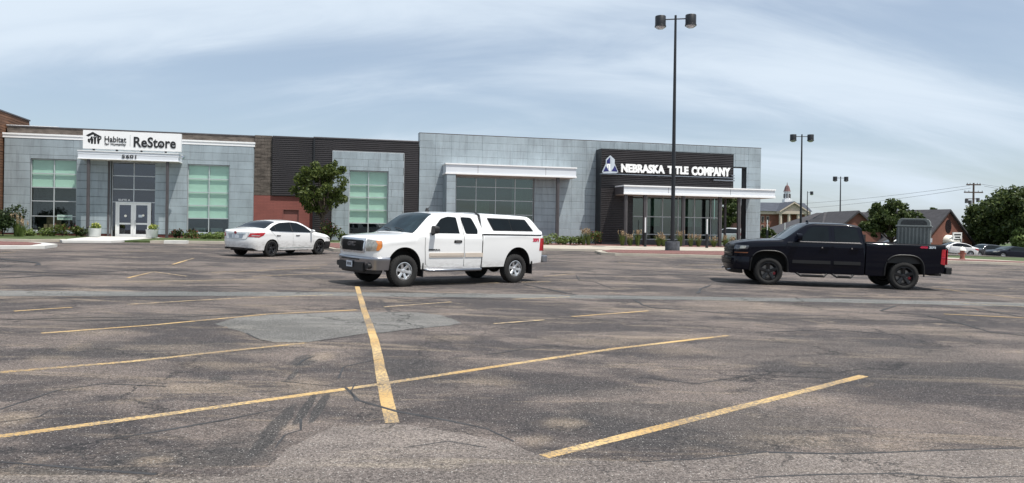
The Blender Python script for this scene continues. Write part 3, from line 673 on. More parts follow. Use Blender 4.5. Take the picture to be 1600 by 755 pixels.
mb = MB(); mb.fb(D0-.03, D0+.055, -.22, -.11, .66, 2.86); mb.fb(D1-.055, D1+.03, -.22, -.11, .66, 2.86); mb.fb(D0+.055, D1-.055, -.22, -.11, 2.805, 2.86); mb.fb(mid-.018, mid+.018, -.22, -.12, .66, 2.80); obj('door_frame', mb, 'sill', store)
mb = MB(); mb.lathe([(.0, -.002), (.075, -.002), (.075, .002), (0, .002)], (D0+.52, .135, 2.02), 12, 'y'); obj('door_sticker', mb, 'canvas', d1)
mb = MB(); mb.fb(mid+.28, mid+.50, -.135, -.13, 1.94, 2.10); obj('door_sticker', mb, 'logo_silver', d2); mb = MB(); mb.lathe([(.0, -.002), (.07, -.002), (.07, .002), (0, .002)], (mid+.55, .128, 2.06), 12, 'y'); obj('door_sticker', mb, 'canvas', d2)
put('suite_lettering', text_mesh('SUITE A', .2, .004, .004, material='sign_white', target_w=.66, target_h=.12), store, (D0+.10, .195, fac(190, 314)[1]), rot=(PI/2, 0, 0))
obj('canopy_bracket', MB().fb(DW[0]-.16, DW[0]-.04, -.02, .10, .66, 5.28), 'column', store)
# canopy 1
CZ0, CZ1 = 5.29, 5.77; cs0, cs1 = fs(120.5, 1.2), fs(277.5, 1.2)
cp = obj('canopy', MB().fb(cs0, cs1, .0, 1.2, CZ0+.01, CZ1-.02), 'white_metal', store)
obj('soffit', MB().fb(cs0+.06, cs1-.06, .01, 1.15, CZ0-.002, CZ0+.008), 'soffit', cp)
mb = MB(); mb.fb(cs0-.03, cs1+.03, .0, 1.24, CZ1-.02, CZ1+.02); mb.fb(cs0-.012, cs1+.012, .0, 1.215, CZ1-.17, CZ1-.15); mb.fb(cs0-.025, cs1+.025, .0, 1.23, CZ0, CZ0+.05); obj('canopy_edge', mb, 'sign_white', cp)
put('house_number', text_mesh('5601', .3, .012, .006, target_w=fs(212, 1.2)-fs(189.5, 1.2), target_h=.215, space=1.1), cp, (fs(189.5, 1.2), -1.245, fac(200, 247.6, 1.22)[1]), rot=(PI/2, 0, 0))
for px in (168, 203, 237): obj('soffit_light', MB().lathe([(0, 0), (.07, 0), (.07, .03)], (fs(px, .8), -.8, CZ0-.03), 12), 'sign_white', cp)
obj('floodlight', MB().tube([(cs1, -1.15, 5.55), (cs1+.18, -1.2, 5.62), (cs1+.30, -1.24, 5.52)], [.03, .05, .09]), 'chrome', cp)
def column(s, n, z0, z1, parent, w=.15):
    c = obj('column', MB().fb(s-w/2, s+w/2, n-w/2, n+w/2, z0, z1), 'column', parent)
    obj('base_plate', MB().fb(s-w/2-.05, s+w/2+.05, n-w/2-.05, n+w/2+.05, z0, z0+.025), 'column', c)
    obj('rib', MB().fb(s-.02, s+.02, n+w/2, n+w/2+.03, z0+.03, z1), 'column', c)
for px in (137.5, 261): column(fs(px, 1.05), 1.05, .66, CZ0-.004, store)
obj('roof', MB().fb(-24.17, -.03, -24, -.76, 6.9, 7.0), 'dark_backing', store)
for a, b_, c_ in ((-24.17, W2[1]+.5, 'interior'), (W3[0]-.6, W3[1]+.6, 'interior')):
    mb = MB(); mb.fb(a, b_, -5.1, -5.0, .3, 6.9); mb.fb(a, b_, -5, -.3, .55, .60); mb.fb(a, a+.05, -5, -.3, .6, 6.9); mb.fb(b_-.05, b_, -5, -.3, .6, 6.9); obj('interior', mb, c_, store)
mb = MB(); mb.fb(W1[0]+.38, fs(82), -1.6, -1.5, .6, 1.98); mb.fb(W1[0]+.5, fs(82), -1.2, -.7, .6, 1.45); obj('shelf', mb, 'interior_tan', w1)
for a in (W2[0]+.2, W2[0]+1.2): obj('shelf', MB().fb(a, a+.7, -1.6, -1.2, .6, 1.35), 'grey_curtain', store)
mb = MB(); mb.fb(-24.2, -24.17, -24, -.75, .3, 7.16); mb.fb(-24.2, 22.0, -24.1, -24, .3, 6.9); obj('rear_wall', mb, 'dark_backing', store)
obj('rooftop_screen', MB().fb(fs(562, -6), fs(655, -6), -7, -6, 6.9, fac(600, 217.6, -6)[1]), 'white_metal', store)
t = fthing('window_poster', 'pale teal-and-white paper notice in the lower right pane of the far-left store window', 'poster', fs(87), 0, 1.8)
obj('paper', MB().fb(fs(87), fs(111), -.245, -.24, 1.72, 2.02), 'sign_white', t); obj('border', MB().fb(fs(88.5), fs(109.5), -.239, -.237, 1.80, 1.95), 'logo_silver', t)
obj('print_line', MB().fb(fs(90.5), fs(107.5), -.236, -.234, 1.855, 1.875), 'column', t)

# ------------------------------------------------------------------ sign 1
sg0, sg1 = fs(128, 1.2), fs(281.5, 1.2); SZ0, SZ1 = 5.90, 6.97
t = fthing('store_sign', 'white rectangular store sign with black house logo and store name standing on the entrance canopy', 'sign', (sg0+sg1)/2, 1.05, SZ0)
obj('sign_box', MB().fb(sg0, sg1, .92, 1.2, SZ0, SZ1), 'sign_white', t)
for px in (145, 181, 219.5, 257.5):
    obj('bracket', MB().fb(fs(px, 1.1)-.05, fs(px, 1.1)+.05, .98, 1.12, CZ1+.02, SZ0), 'black_metal', t)
def stx(px, py): return fac(px, py, 1.2)
def txt_on(parent, s, n, px0, px1, py_top, py_bot, material, ext=.01, off=.0, name='lettering', base=None):
    pxm = (px0+px1)/2; a, b_ = fs(px0, n), fs(px1, n); zb = fac(pxm, py_bot, n)[1]; zt = fac(pxm, py_top, n)[1]
    me = text_mesh(s, 1.0, ext/1.0, off, material=material, target_w=b_-a, target_h=zt-zb); return put(name, me, parent, (a, -n-ext-.002, zb), rot=(PI/2, 0, 0))
txt_on(t, 'Habitat', 1.2, 162, 196, 213.3, 222.3, 'letter_black', off=.012)
txt_on(t, 'for Humanity', 1.2, 162, 195.5, 223.3, 228.4, 'letter_black', off=.008)
obj('divider', MB().fb(fs(201.5, 1.2), fs(202.1, 1.2), 1.2, 1.203, 6.10, 6.78), 'grey_curtain', t)
txt_on(t, 'ReStore', 1.2, 207.5, 273.5, 214.8, 231.0, 'letter_black', off=.022)
def q(px, py, n=1.2):
    a, z = fac(px, py, n); return (a, z)
crop = lambda x, y: (120+x/7.553, 190+y/7.553)
def poly(parent, pts, n, mname, d=.008, name='emblem', f=crop):
    return obj(name, MB().prism([q(*f(x, y), n) for x, y in pts], -n-d, -n), mname, parent)
poly(t, [(108, 162), (188, 122), (292, 178), (290, 196), (190, 152), (135, 178)], 1.2, 'letter_black')
for hx, hy in ((176, 186), (214, 166), (252, 188)):
    c0 = q(*crop(hx, hy)); obj('emblem', MB().lathe([(0, -.006), (.055, -.006), (.055, .002), (0, .002)], (c0[0], -1.206, c0[1]), 10, 'y'), 'letter_black', t)
poly(t, [(196, 176), (206, 184), (222, 184), (234, 172), (240, 178), (228, 200), (226, 264), (204, 264), (202, 200), (190, 182)], 1.2, 'letter_black')
poly(t, [(160, 196), (188, 196), (196, 212), (190, 262), (168, 262), (166, 226), (150, 206)], 1.2, 'letter_black')
poly(t, [(240, 198), (268, 200), (294, 196), (290, 206), (270, 222), (264, 264), (246, 264), (240, 222)], 1.2, 'letter_black')
poly(t, [(128, 208), (146, 200), (160, 232), (152, 254), (132, 238)], 1.2, 'letter_black')
# little house in the o of the last word
poly(t, [(984, 272), (993, 262), (1002, 272), (1002, 290), (984, 290)], 1.214, 'letter_black', name='emblem')

# ------------------------------------------------------------------ office (tall grey block)
office = fthing('office_building', 'taller grey-panelled office block with black corrugated sign wall and two white canopies', 'building', 12, 0, 0)
OT = 7.80
B0, B1 = fs(938, 1.05), fs(1145, 1.05)
W4 = (fs(712), fs(834), 1.0, 5.02)
opn = (22.02, 24.22, .0, 6.33); gl = (fs(984), 22.02, .95, 4.05)
blk = (B0, 22.02, -1, 7.16)
body_holes = [W4, opn, (B0+.02, 22.02, -1, 7.14)]
backing(office, (-.02, 25.40, .3, OT), [W4, opn, (B0+2.2, 22.02, -1, 4.0)], -.60, -.03)
panels(office, (-.02, 25.40, .55, OT), body_holes, stag=False)
obj('plinth', MB().fb(-.01, B0, -.03, .0, .35, .53), 'dark_backing', office)
mb = MB(); mb.fb(-.05, 25.44, -.64, .04, OT, OT+.055); obj('coping', mb, 'column', office)
obj('side_panel', MB().fb(-.05, -.022, -.62, .03, 6.9, OT), 'panel', office); obj('side_panel', MB().fb(25.40, 25.43, -.62, .03, .4, OT), 'panel', office)
mb = MB(); mb.fb(24.22, 24.235, -.61, -.0, .4, 6.33); mb.fb(22.02, 24.22, -.61, -.0, 6.332, 6.345); mb.fb(22.03, 22.05, -.61, 0, .4, 6.33); obj('opening_lining', mb, 'black_metal', office)
window(office, W4, [fs(744), fs(774.5), fs(805)], [fac(774, 335.5)[1], fac(774, 313.5)[1], fac(774, 293)[1]], rec=.12, fr=.045, glass='glass_green', sill=True)
obj('curtain', MB().fb(W4[0]+1.5, W4[0]+2.55, -1.3, -1.28, .9, 3.5), 'grey_curtain', office); obj('curtain', MB().fb(fs(807), W4[1]+.3, -1.4, -1.38, .9, 5.2), 'grey_curtain', office)
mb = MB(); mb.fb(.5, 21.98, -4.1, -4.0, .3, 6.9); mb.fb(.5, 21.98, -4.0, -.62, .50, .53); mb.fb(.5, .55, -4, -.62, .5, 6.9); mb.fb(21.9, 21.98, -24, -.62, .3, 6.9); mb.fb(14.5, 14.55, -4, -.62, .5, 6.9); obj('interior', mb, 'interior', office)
obj('roof', MB().fb(-.02, 22.0, -24, -.62, 6.9, 7.0), 'dark_backing', office)
# canopy 2 with its fin wall
c0, c1 = fs(696, 1.4), fs(899.5, 1.4)
fn0, fn1 = c0+.05, fs(711.5, 1.4)
backing(office, (fn0, fn1, .45, 5.06), [], .0, 1.34, name='fin_wall')
panels(office, (fn0, fn1, .5, 5.06), [], 1.345, colw=.7, stag=False)
obj('side_panel', MB().fb(fn0-.02, fn0-.002, .0, 1.37, .5, 5.06), 'panel', office)
cp = obj('canopy', MB().fb(c0, c1, .0, 1.4, 5.10, 5.74), 'white_metal', office)
mb = MB(); mb.fb(c0-.05, c1+.05, .0, 1.46, 5.70, 5.78); mb.fb(c0-.03, c1+.03, .0, 1.44, 5.075, 5.18); obj('canopy_edge', mb, 'sign_white', cp)
obj('soffit', MB().fb(c0+.05, c1-.05, .01, 1.35, 5.06, 5.073), 'soffit', cp)
for px in (746, 852): obj('seam', MB().fb(fs(px, 1.4)-.01, fs(px, 1.4)+.01, 1.4, 1.405, 5.18, 5.70), 'column', cp)
column(fs(871, 1.2), 1.2, .47, 5.058, office, .20)
# sign wall
mb = MB(); mb.fb(B0+.03, B1-.03, .0, 1.02, 4.10, 7.12); mb.fb(B0+.03, fs(975, 1.05), .0, 1.02, .5, 4.10); obj('sign_wall', mb, 'black_metal', office)
corrugated(office, (B0+.03, B1-.03, 4.12, 7.12), [], 1.02); corrugated(office, (B0+.03, gl[0]-.25, .72, 4.12), [], 1.02)
mb = MB(); mb.fb(B0, B1, .0, 1.08, 7.12, 7.18); mb.fb(B0, B0+.028, .0, 1.075, .72, 7.12); mb.fb(B1-.028, B1, .0, 1.075, 4.10, 7.12); obj('edge_trim', mb, 'black_metal', office)
obj('plinth', MB().fb(B0+.1, gl[0]-.25, 1.0, 1.14, .35, .715), 'column', office)
obj('return_wall', MB().fb(gl[0]-.28, gl[0]-.20, -.02, 1.02, .5, 4.1), 'black_metal', office)
# curtain wall under the canopy
cols = [fs(x) for x in (1011, 1035.5, 1060, 1085.5, 1111)]
cw = window(office, (gl[0], gl[1], .92, 4.02), cols, [fac(1060, 366.8)[1], fac(1060, 339.5)[1]], rec=.02, fr=.06, glass='glass_green', sill=False, name='curtain_wall')
obj('base_panel', MB().fb(gl[0]-.2, gl[1], -.1, .0, .3, .90), 'column', office)
for a, b_ in ((1016, 1036), (1064, 1086), (1092, 1100)): obj('blind', MB().fb(fs(a), fs(b_), -.5, -.49, 1.9, 4.0), 'grey_curtain', cw)
obj('lintel', MB().fb(gl[0]-.2, 22.02, -.1, .02, 4.02, 4.14), 'column', office)
# canopy 3
e0, e1 = fs(974.5, 2.65), fs(1210.5, 2.65); Z0, Z1 = fac(1092, 306.6, 2.65)[1], fac(1092, 292.5, 2.65)[1]
cp = obj('canopy', MB().fb(e0, e1, 1.04, 2.65, Z0+.02, Z1-.03), 'white_metal', office)
obj('canopy', MB().fb(fs(1127, 0)+.1, e1-.35, -.55, 1.038, Z0+.12, Z1-.12), 'white_metal', office)
mb = MB(); mb.fb(e0-.03, e1+.04, 1.09, 2.71, Z1-.09, Z1); mb.fb(e0-.02, e1+.03, 1.09, 2.69, Z0, Z0+.13); obj('canopy_edge', mb, 'sign_white', cp)
obj('soffit', MB().fb(e0+.05, e1-.05, 1.05, 2.6, Z0-.014, Z0-.002), 'soffit', cp)
obj('soffit', MB().fb(e0+.05, B1, -.0, 1.03, 4.05, 4.09), 'soffit', cp)
obj('side_panel', MB().fb(e0-.04, e0-.02, 1.09, 2.62, Z0, Z1-.1), 'column', cp)
for px in (1044, 1141): obj('seam', MB().fb(fs(px, 2.65)-.01, fs(px, 2.65)+.01, 2.65, 2.656, Z0+.13, Z1-.09), 'column', cp)
for px in (977.5, 1007.5, 1067.5, 1125, 1154.5): column(fs(px, 2.45), 2.45, .40, Z0-.016, office, .20)
column(fs(1133, 1.0), 1.0, .40, 4.04, office, .14)
# sign ledge and lettering
SN = 1.35
t = fthing('office_sign', 'white block lettering with blue tower emblem mounted on the black corrugated sign wall', 'sign', 17, SN, fac(1050, 273, SN)[1])
zl = fac(1042, 273.6, SN)[1]
def lz(px, py): return fac(px, py, SN)[1]
ra, rb = fs(938.5, SN), fs(1147, SN)
obj('ledge', MB().fb(ra, rb, 1.07, SN+.05, zl-.09, zl-.03), 'dull_chrome', t)
obj('ledge', MB().fb(fs(1114, SN), rb, 1.07, SN+.05, zl-.28, zl-.21), 'dull_chrome', t)
obj('ledge', MB().fb(fs(1142, SN), rb, 1.07, SN+.02, zl+.10, zl+.15), 'dull_chrome', t)
txt_on(t, 'NEBRASKA', SN, 969, 1037, 257.2, 270.5, 'letter_white', ext=.05, off=.048)
txt_on(t, 'TITLE', SN, 1041.5, 1074, 260.0, 272.2, 'letter_white', ext=.05, off=.048)
txt_on(t, 'COMPANY', SN, 1079, 1139.5, 261.3, 275.2, 'letter_white', ext=.05, off=.048)
c8 = lambda x, y: (930+x/12.308, 235+y/12.308)
emb = obj('emblem', MB().prism([q(*c8(x, y), SN) for x, y in [(132, 418), (205, 255), (208, 175), (292, 98), (375, 178), (372, 255), (442, 420), (400, 440), (160, 440)]], -SN-.02, -SN+.06), 'logo_silver', t)
for pts, mm in (([(222, 196), (284, 128), (286, 256), (222, 256)], 'logo_blue'), ([(152, 408), (205, 300), (232, 352), (262, 402)], 'logo_blue'), ([(312, 402), (345, 345), (375, 290), (428, 410)], 'logo_blue'),
                ([(222, 262), (288, 262), (288, 405), (262, 392), (262, 290), (246, 285), (246, 350), (222, 330)], 'letter_white'), ([(302, 138), (362, 190), (362, 330), (302, 400)], 'logo_silver')):
    obj('emblem_face', MB().prism([q(*c8(x, y), SN) for x, y in pts], -SN-.03, -SN-.021), mm, emb)

# ================================================================== VEHICLES
def pchip(pts):
    xs = [p[0] for p in pts]; ys = [p[1] for p in pts]; n = len(xs); h = [xs[i+1]-xs[i] for i in range(n-1)]; d = [(ys[i+1]-ys[i])/h[i] for i in range(n-1)]
    m = [d[0]]+[0 if d[i-1]*d[i] <= 0 else 2*d[i-1]*d[i]/(d[i-1]+d[i]) for i in range(1, n-1)]+[d[-1]]
    def f(x):
        if x <= xs[0]: return ys[0]
        if x >= xs[-1]: return ys[-1]
        i = 0
        while x > xs[i+1]: i += 1
        t = (x-xs[i])/h[i]
        return (2*t**3-3*t*t+1)*ys[i]+(t**3-2*t*t+t)*h[i]*m[i]+(-2*t**3+3*t*t)*ys[i+1]+(t**3-t*t)*h[i]*m[i+1]
    return f
class Body:
    # x forward, y left, z up; zt/zb profiles, plan rounded at nose and tail
    def __init__(s, zt, sill, W, belt, tumble, nose, tail, lean_f, lean_r, arches, r=.07, crown=.035, bulge=.03, arch_p=2.2):
        s.zt = pchip(zt); s.sillf = pchip(sill); s.W0 = pchip(W); s.belt = pchip(belt); s.tum = tumble; s.nose = nose; s.tail = tail
        s.lf = pchip(lean_f); s.lr = pchip(lean_r); s.arches = arches; s.r = r; s.crown = crown; s.bulge = bulge; s.ap = arch_p
    def end(s, x):
        k = 1.0
        xa, X, p = s.nose
        if x > xa: k *= max(0, 1-((x-xa)/(X-xa))**p)**(1/p)
        xa, X, p = s.tail
        if x < xa: k *= max(0, 1-((xa-x)/(xa-X))**p)**(1/p)
        return k
    def side(s, x, z):
        w = s.W0(x); b = s.belt(x); zb = s.sillf(x)
        if z > b: w -= s.tum*(z-b)+.018*min(1, (z-b)/.03)
        else:
            t = (b-z)/max(.1, b-zb); w -= s.bulge*max(0, t-.25)**2*1.6+.012*math.exp(-((t-.12)/.07)**2)*-.6
        return max(.004, w*s.end(x))
    def zbot(s, x):
        z = s.sillf(x)
        for xw, R, Rz, hz in s.arches:
            d = abs(x-xw)/R
            if d < 1: z = max(z, hz+Rz*(1-d**s.ap)**(1/s.ap))
        return z
    def warp(s, x, z):
        xa, X, p = s.nose
        if x > xa: x += s.lf(z)*((x-xa)/(X-xa))
        xa, X, p = s.tail
        if x < xa: x += s.lr(z)*((xa-x)/(xa-X))
        return x
    def rr(s, x): return min(s.r, .45*s.W0(x)*s.end(x)+.001)
    def zs(s, x): return max(s.zbot(x)+.02, s.zt(x)-s.crown*s.end(x)-s.rr(x))
    def topz(s, x, y):
        r = s.rr(x); ye = max(.001, s.side(x, s.zs(x))-r); return s.zs(x)+r+s.crown*s.end(x)*(1-min(1, abs(y)/ye)**2)
    def stations(s, x0, x1, step=.07):
        X = []; n = int((x1-x0)/step); X += [x0+(x1-x0)*i/n for i in range(n+1)]
        for xw, R, Rz, hz in s.arches:
            X += [xw+R*math.cos(PI*k/22) for k in range(23)]+[xw-R-.001, xw+R+.001]
        for (xa, XX, p), sg in ((s.nose, 1), (s.tail, -1)):
            for w in (.995, .98, .95, .9, .82, .7, .55, .35, .12, 0.0): X.append(xa+(XX-xa)*(1-w**p)**(1/p))
        X = sorted(x for x in X if x0-1e-6 <= x <= x1+1e-6); out = [X[0]]
        for x in X[1:]:
            if x-out[-1] > .0007: out.append(x)
        return out
    def mesh(s, name, paintm, x0, x1, hollow=None, step=.07):
        V = []; F = []; MI = []; X = s.stations(x0, x1, step); rows = []
        for x in X:
            zb = s.zbot(x); zs = s.zs(x); r = s.rr(x); half = []
            b = s.belt(x)
            if zb < b-.05 and zs > b+.08: zz = [zb+(b-zb)*i/7 for i in range(8)]+[b+.03]+[b+.03+(zs-b-.03)*i/4 for i in range(1, 5)]
            else: zz = [zb+(zs-zb)*i/12 for i in range(13)]
            for z in zz: half.append((s.side(x, z), z))
            ye = half[-1][0]
            for a in (30, 60, 90): half.append((ye-r+r*math.cos(math.radians(a)), zs+r*math.sin(math.radians(a))))
            yt = ye-r
            for k in (.75, .5, .25): half.append((yt*k, zs+r+s.crown*s.end(x)*(1-k*k)))
            ring = half+[(0, zs+r+s.crown*s.end(x))]+[(-y, z) for y, z in half[::-1]]
            rows.append(len(V)); V += [(s.warp(x, z), y, z) for y, z in ring]; n = len(ring)
        for i in range(len(X)-1):
            a, b_ = rows[i], rows[i+1]
            for j in range(n): 
                F.append((a+j, a+(j+1) % n, b_+(j+1) % n, b_+j)); MI.append(1 if j == n-1 else 0)
        F.append(tuple(range(rows[0], rows[0]+n))); MI.append(0); F.append(tuple(range(rows[-1]+n-1, rows[-1]-1, -1))); MI.append(0)
        me = bpy.data.meshes.new(name); me.from_pydata(V, [], F)
        for mm in (paintm, 'underbody'): me.materials.append(M[mm])
        me.polygons.foreach_set('material_index', MI)
        b = bmesh.new(); b.from_mesh(me); bmesh.ops.recalc_face_normals(b, faces=b.faces); b.to_mesh(me); b.free()
        me.polygons.foreach_set('use_smooth', [True]*len(me.polygons)); me.set_sharp_from_angle(angle=math.radians(38)); return me
    def arc(s, a, end='nose'):          # distance along the plan outline from the centre line -> station x, sign
        sg = 1 if a >= 0 else -1; a = abs(a); xa, X, p = s.nose if end == 'nose' else s.tail
        if not hasattr(s, '_t'): s._t = {}
        if end not in s._t:
            T = [(0, X)]; py, px_ = 0.0, X; L = 0; W = s.W0(xa)
            for k in range(1, 201):
                w = k/200; x = xa+(X-xa)*(max(0, 1-w**p))**(1/p); L += math.hypot(w*W-py, x-px_); T.append((L, x)); py, px_ = w*W, x
            s._t[end] = T
        T = s._t[end]
        if a >= T[-1][0]: return (xa-(a-T[-1][0]) if end == 'nose' else xa+(a-T[-1][0])), sg
        for i in range(len(T)-1):
            if T[i+1][0] >= a:
                t = (a-T[i][0])/max(1e-6, T[i+1][0]-T[i][0]); return T[i][1]+(T[i+1][1]-T[i][1])*t, sg
def gridpoly(poly, step):
    bm = bmesh.new(); f = bm.faces.new([bm.verts.new((x, y, 0)) for x, y in poly])
    xs = [p[0] for p in poly]; ys = [p[1] for p in poly]
    for ax, lo, hi in ((0, min(xs), max(xs)), (1, min(ys), max(ys))):
        k = max(1, int((hi-lo)/step)); 
        for i in range(1, k):
            co = [0, 0, 0]; no = [0, 0, 0]; co[ax] = lo+(hi-lo)*i/k; no[ax] = 1
            bmesh.ops.bisect_plane(bm, geom=bm.verts[:]+bm.edges[:]+bm.faces[:], plane_co=co, plane_no=no)
    bmesh.ops.triangulate(bm, faces=[f for f in bm.faces if len(f.verts) > 4])
    return bm
def finish(bm, name, mats, depth_fn=None, smooth=40):
    me = bpy.data.meshes.new(name); bmesh.ops.recalc_face_normals(bm, faces=bm.faces); bm.to_mesh(me); bm.free(); me.materials.append(M[mats])
    me.polygons.foreach_set('use_smooth', [True]*len(me.polygons)); me.set_sharp_from_angle(angle=math.radians(smooth)); return me
def skin(B, name, poly, mats, parent, side=1, eps=.006, thick=.012, mode='side', end='nose', step=.09):
    bm = gridpoly(poly, step)
    def mapv(a, b, e):
        if mode == 'side': return Vector((B.warp(a, b), side*(B.side(a, b)+e), b))
        if mode == 'top':  # a = x, b = fraction of half width
            ye = B.side(a, B.zs(a))-B.rr(a)*.6; y = b*ye; d = .03
            nx = -(B.topz(a+d, y)-B.topz(a-d, y))/(2*d); nv = Vector((nx, 0, 1)).normalized()
            p = Vector((a, y, B.topz(a, y))); return p+nv*e
        x, sg = B.arc(a, end); y = B.side(x, b); p = Vector((B.warp(x, b), sg*y, b))
        xa, X, pw = B.nose if end == 'nose' else B.tail; t = cl((x-xa)/(X-xa)) if (X-xa) else 0
        nx = (1 if end == 'nose' else -1)*t**3; ny = sg*max(0, 1-t**6)
        return p+Vector((nx, ny, 0)).normalized()*e
    src = [(v, v.co.x, v.co.y) for v in bm.verts]
    for v, a, b in src: v.co = mapv(a, b, eps)
    be = [e for e in bm.edges if e.is_boundary]; lut = {v: (a, b) for v, a, b in src}
    bmesh.ops.recalc_face_normals(bm, faces=bm.faces)
    r = bmesh.ops.extrude_edge_only(bm, edges=be)
    newv = [g for g in r['geom'] if isinstance(g, bmesh.types.BMVert)]
    for v in newv:
        best = None
        for e in v.link_edges:
            o = e.other_vert(v)
            if o in lut: best = o; break
        a, b = lut[best]; v.co = mapv(a, b, eps-thick)
    return put(name, finish(bm, name, mats), parent)
def rpoly(pts, r=.03, k=4):             # round the corners of a polygon
    out = []; n = len(pts)
    for i in range(n):
        p0, p, p1 = Vector(pts[i-1]), Vector(pts[i]), Vector(pts[(i+1) % n]); d0, d1 = p0-p, p1-p
        rr = min(r, d0.length*.45, d1.length*.45); a, b = p+d0.normalized()*rr, p+d1.normalized()*rr
        for j in range(k+1):
            t = j/k; q_ = a*(1-t)**2+p*2*t*(1-t)+b*t*t; out.append((q_.x, q_.y))
    return out
def sweep(mb, path, prof, mi=0):        # path in plan [(x, y)] with outward side to the right; prof [(off, z)] closed
    n = len(path); k = len(prof); V = []; F = []
    for i, p in enumerate(path):
        a = Vector(path[max(0, i-1)]); b = Vector(path[min(n-1, i+1)]); d = (b-a).normalized(); nn = Vector((-d.y, d.x))
        for o, z in prof: V.append((p[0]+nn.x*o, p[1]+nn.y*o, z))
    for i in range(n-1):
        for j in range(k): F.append((i*k+j, i*k+(j+1) % k, (i+1)*k+(j+1) % k, (i+1)*k+j))
    F += [tuple(range(k)), tuple((n-1)*k+j for j in range(k-1, -1, -1))]
    return mb.add(V, F, mi)
def smoothpath(pts, n=24):
    ts = list(range(len(pts))); fx = pchip([(t, p[0]) for t, p in zip(ts, pts)]); fy = pchip([(t, p[1]) for t, p in zip(ts, pts)])
    return [(fx(t*(len(pts)-1)/n), fy(t*(len(pts)-1)/n)) for t in range(n+1)]
def wheel(parent, x, y, r, w, rimr, spokes, rimm, label=None, caliper=False, style='thick', lipm=None):
    sg = 1 if y > 0 else -1
    e = put('wheel', None, parent, (x, y, r)); ABS[e.name] = Vector((0, 0, 0)); e.rotation_euler = (0, 0, 0 if sg > 0 else PI)
    mb = MB(); k = 40; ro = r; W = w/2
    mb.lathe([(rimr-.01, W*.70), (rimr+.012, W*.86), (rimr+.05, W*1.0), (ro-.065, W*1.02), (ro-.035, W*.94), (ro-.018, W*.90), (ro-.010, W*.80), (ro-.001, W*.72), (ro, W*.45), (ro-.010, W*.43), (ro-.010, W*.37), (ro, W*.35), (ro, W*.05), (ro-.010, W*.03), (ro-.010, -W*.03), (ro, -W*.05), (ro, -W*.72), (ro-.02, -W*.88), (ro-.06, -W), (rimr, -W*.85)], (0, 0, 0), k, 'y')
    if style == 'thick' or True:
        for j in range(36):             # shoulder lugs
            t = 2*PI*j/36; c, s_ = math.cos(t), math.sin(t); a = .035*r/.4
            P = []
            for rr_ in (ro-.034, ro+.001):
                for yy in (W*.72, W*.93 if rr_ < ro-.01 else W*.86):
                    for ta in (-a, a): P.append((rr_*math.cos(t+ta*.9), yy, rr_*math.sin(t+ta*.9)))
            mb.add(P, [(0, 1, 3, 2), (4, 6, 7, 5), (0, 4, 5, 1), (2, 3, 7, 6), (0, 2, 6, 4), (1, 5, 7, 3)])
    ty = put('tyre', mb.mesh('tyre', 'rubber', 35), e, raw=True)
    rb = MB(); rb.lathe([(rimr-.012, W*.88), (rimr+.004, W*.86), (rimr-.004, W*.70), (rimr-.03, W*.5), (rimr-.035, -W*.6), (rimr-.05, -W*.6), (rimr-.05, W*.5), (rimr-.028, W*.78)], (0, 0, 0), 32, 'y')
    yo = W*.66
    def spk(t0, wi, wo, r0=.04, r1=None, y0=None, y1=None, th=.03):
        r1 = r1 or rimr-.012; P = []; y0 = yo-.015 if y0 is None else y0; y1 = W*.80 if y1 is None else y1
        for rr_, ww, yy in ((r0, wi, y0), ((r0+r1)/2, (wi+wo)/2*.9, yo), (r1, wo, y1)):
            for dy, sc_ in ((0, .72), (-.012, 1.0), (-th, 1.0)):
                for q_ in (-1, 1):
                    lx, lz = rr_, q_*ww/2*sc_; P.append((lx*math.cos(t0)-lz*math.sin(t0), yy+dy, lx*math.sin(t0)+lz*math.cos(t0)))
        Fs = []
        for s3 in range(2):
            o, p = s3*6, s3*6+6
            Fs += [(o, p, p+1, o+1), (o+1, p+1, p+3, o+3), (o+3, p+3, p+5, o+5), (o, o+2, p+2, p), (o+2, o+4, p+4, p+2), (o+4, o+5, p+5, p+4)]
        rb.add(P, Fs)
    if style == 'six':
        for j in range(6):
            spk(2*PI*j/6+.2, .075, .085)
    elif style == 'five':
        for j in range(5): spk(2*PI*j/5+.3, .085, .115)
    else:
        for j in range(5):
            for d in (-.13, .13): spk(2*PI*j/5+.3+d, .035, .045)
    rb.lathe([(0, yo+.0), (.035, yo), (.04, yo-.006), (.085, yo-.02), (.09, yo-.05)], (0, 0, 0), 20, 'y')
    rim = put('rim', rb.mesh('rim', rimm, 30), e, raw=True)
    bb = MB(); bb.lathe([(.0, yo-.085), (rimr*.74, yo-.085), (rimr*.74, yo-.11), (0, yo-.11)], (0, 0, 0), 28, 'y'); put('brake_disc', bb.mesh('brake_disc', 'brake', 30), e, raw=True)
    bb = MB(); bb.lathe([(0, -W*.3), (rimr-.03, -W*.3), (rimr-.03, -W*.35), (0, -W*.35)], (0, 0, 0), 20, 'y'); put('dust_shield', bb.mesh('dust_shield', 'underbody'), e, raw=True)
    if caliper:
        bb = MB(); 
        P = [(rr_*math.cos(t), yy, rr_*math.sin(t)) for yy in (yo-.12, yo-.045) for rr_ in (rimr*.56, rimr*.88) for t in (-.50, -.3, -.1)] if sg > 0 else [(rr_*math.cos(t), yy, rr_*math.sin(t)) for yy in (yo-.12, yo-.045) for rr_ in (rimr*.56, rimr*.88) for t in (PI+.50, PI+.3, PI+.1)]
        P = [(-p[0], p[1], p[2]) for p in P] if caliper == 'rear' else P
        bb.add(P, [(0, 1, 4, 3), (1, 2, 5, 4), (6, 9, 10, 7), (7, 10, 11, 8), (0, 6, 7, 1), (1, 7, 8, 2), (3, 4, 10, 9), (4, 5, 11, 10), (0, 3, 9, 6), (2, 8, 11, 5)])
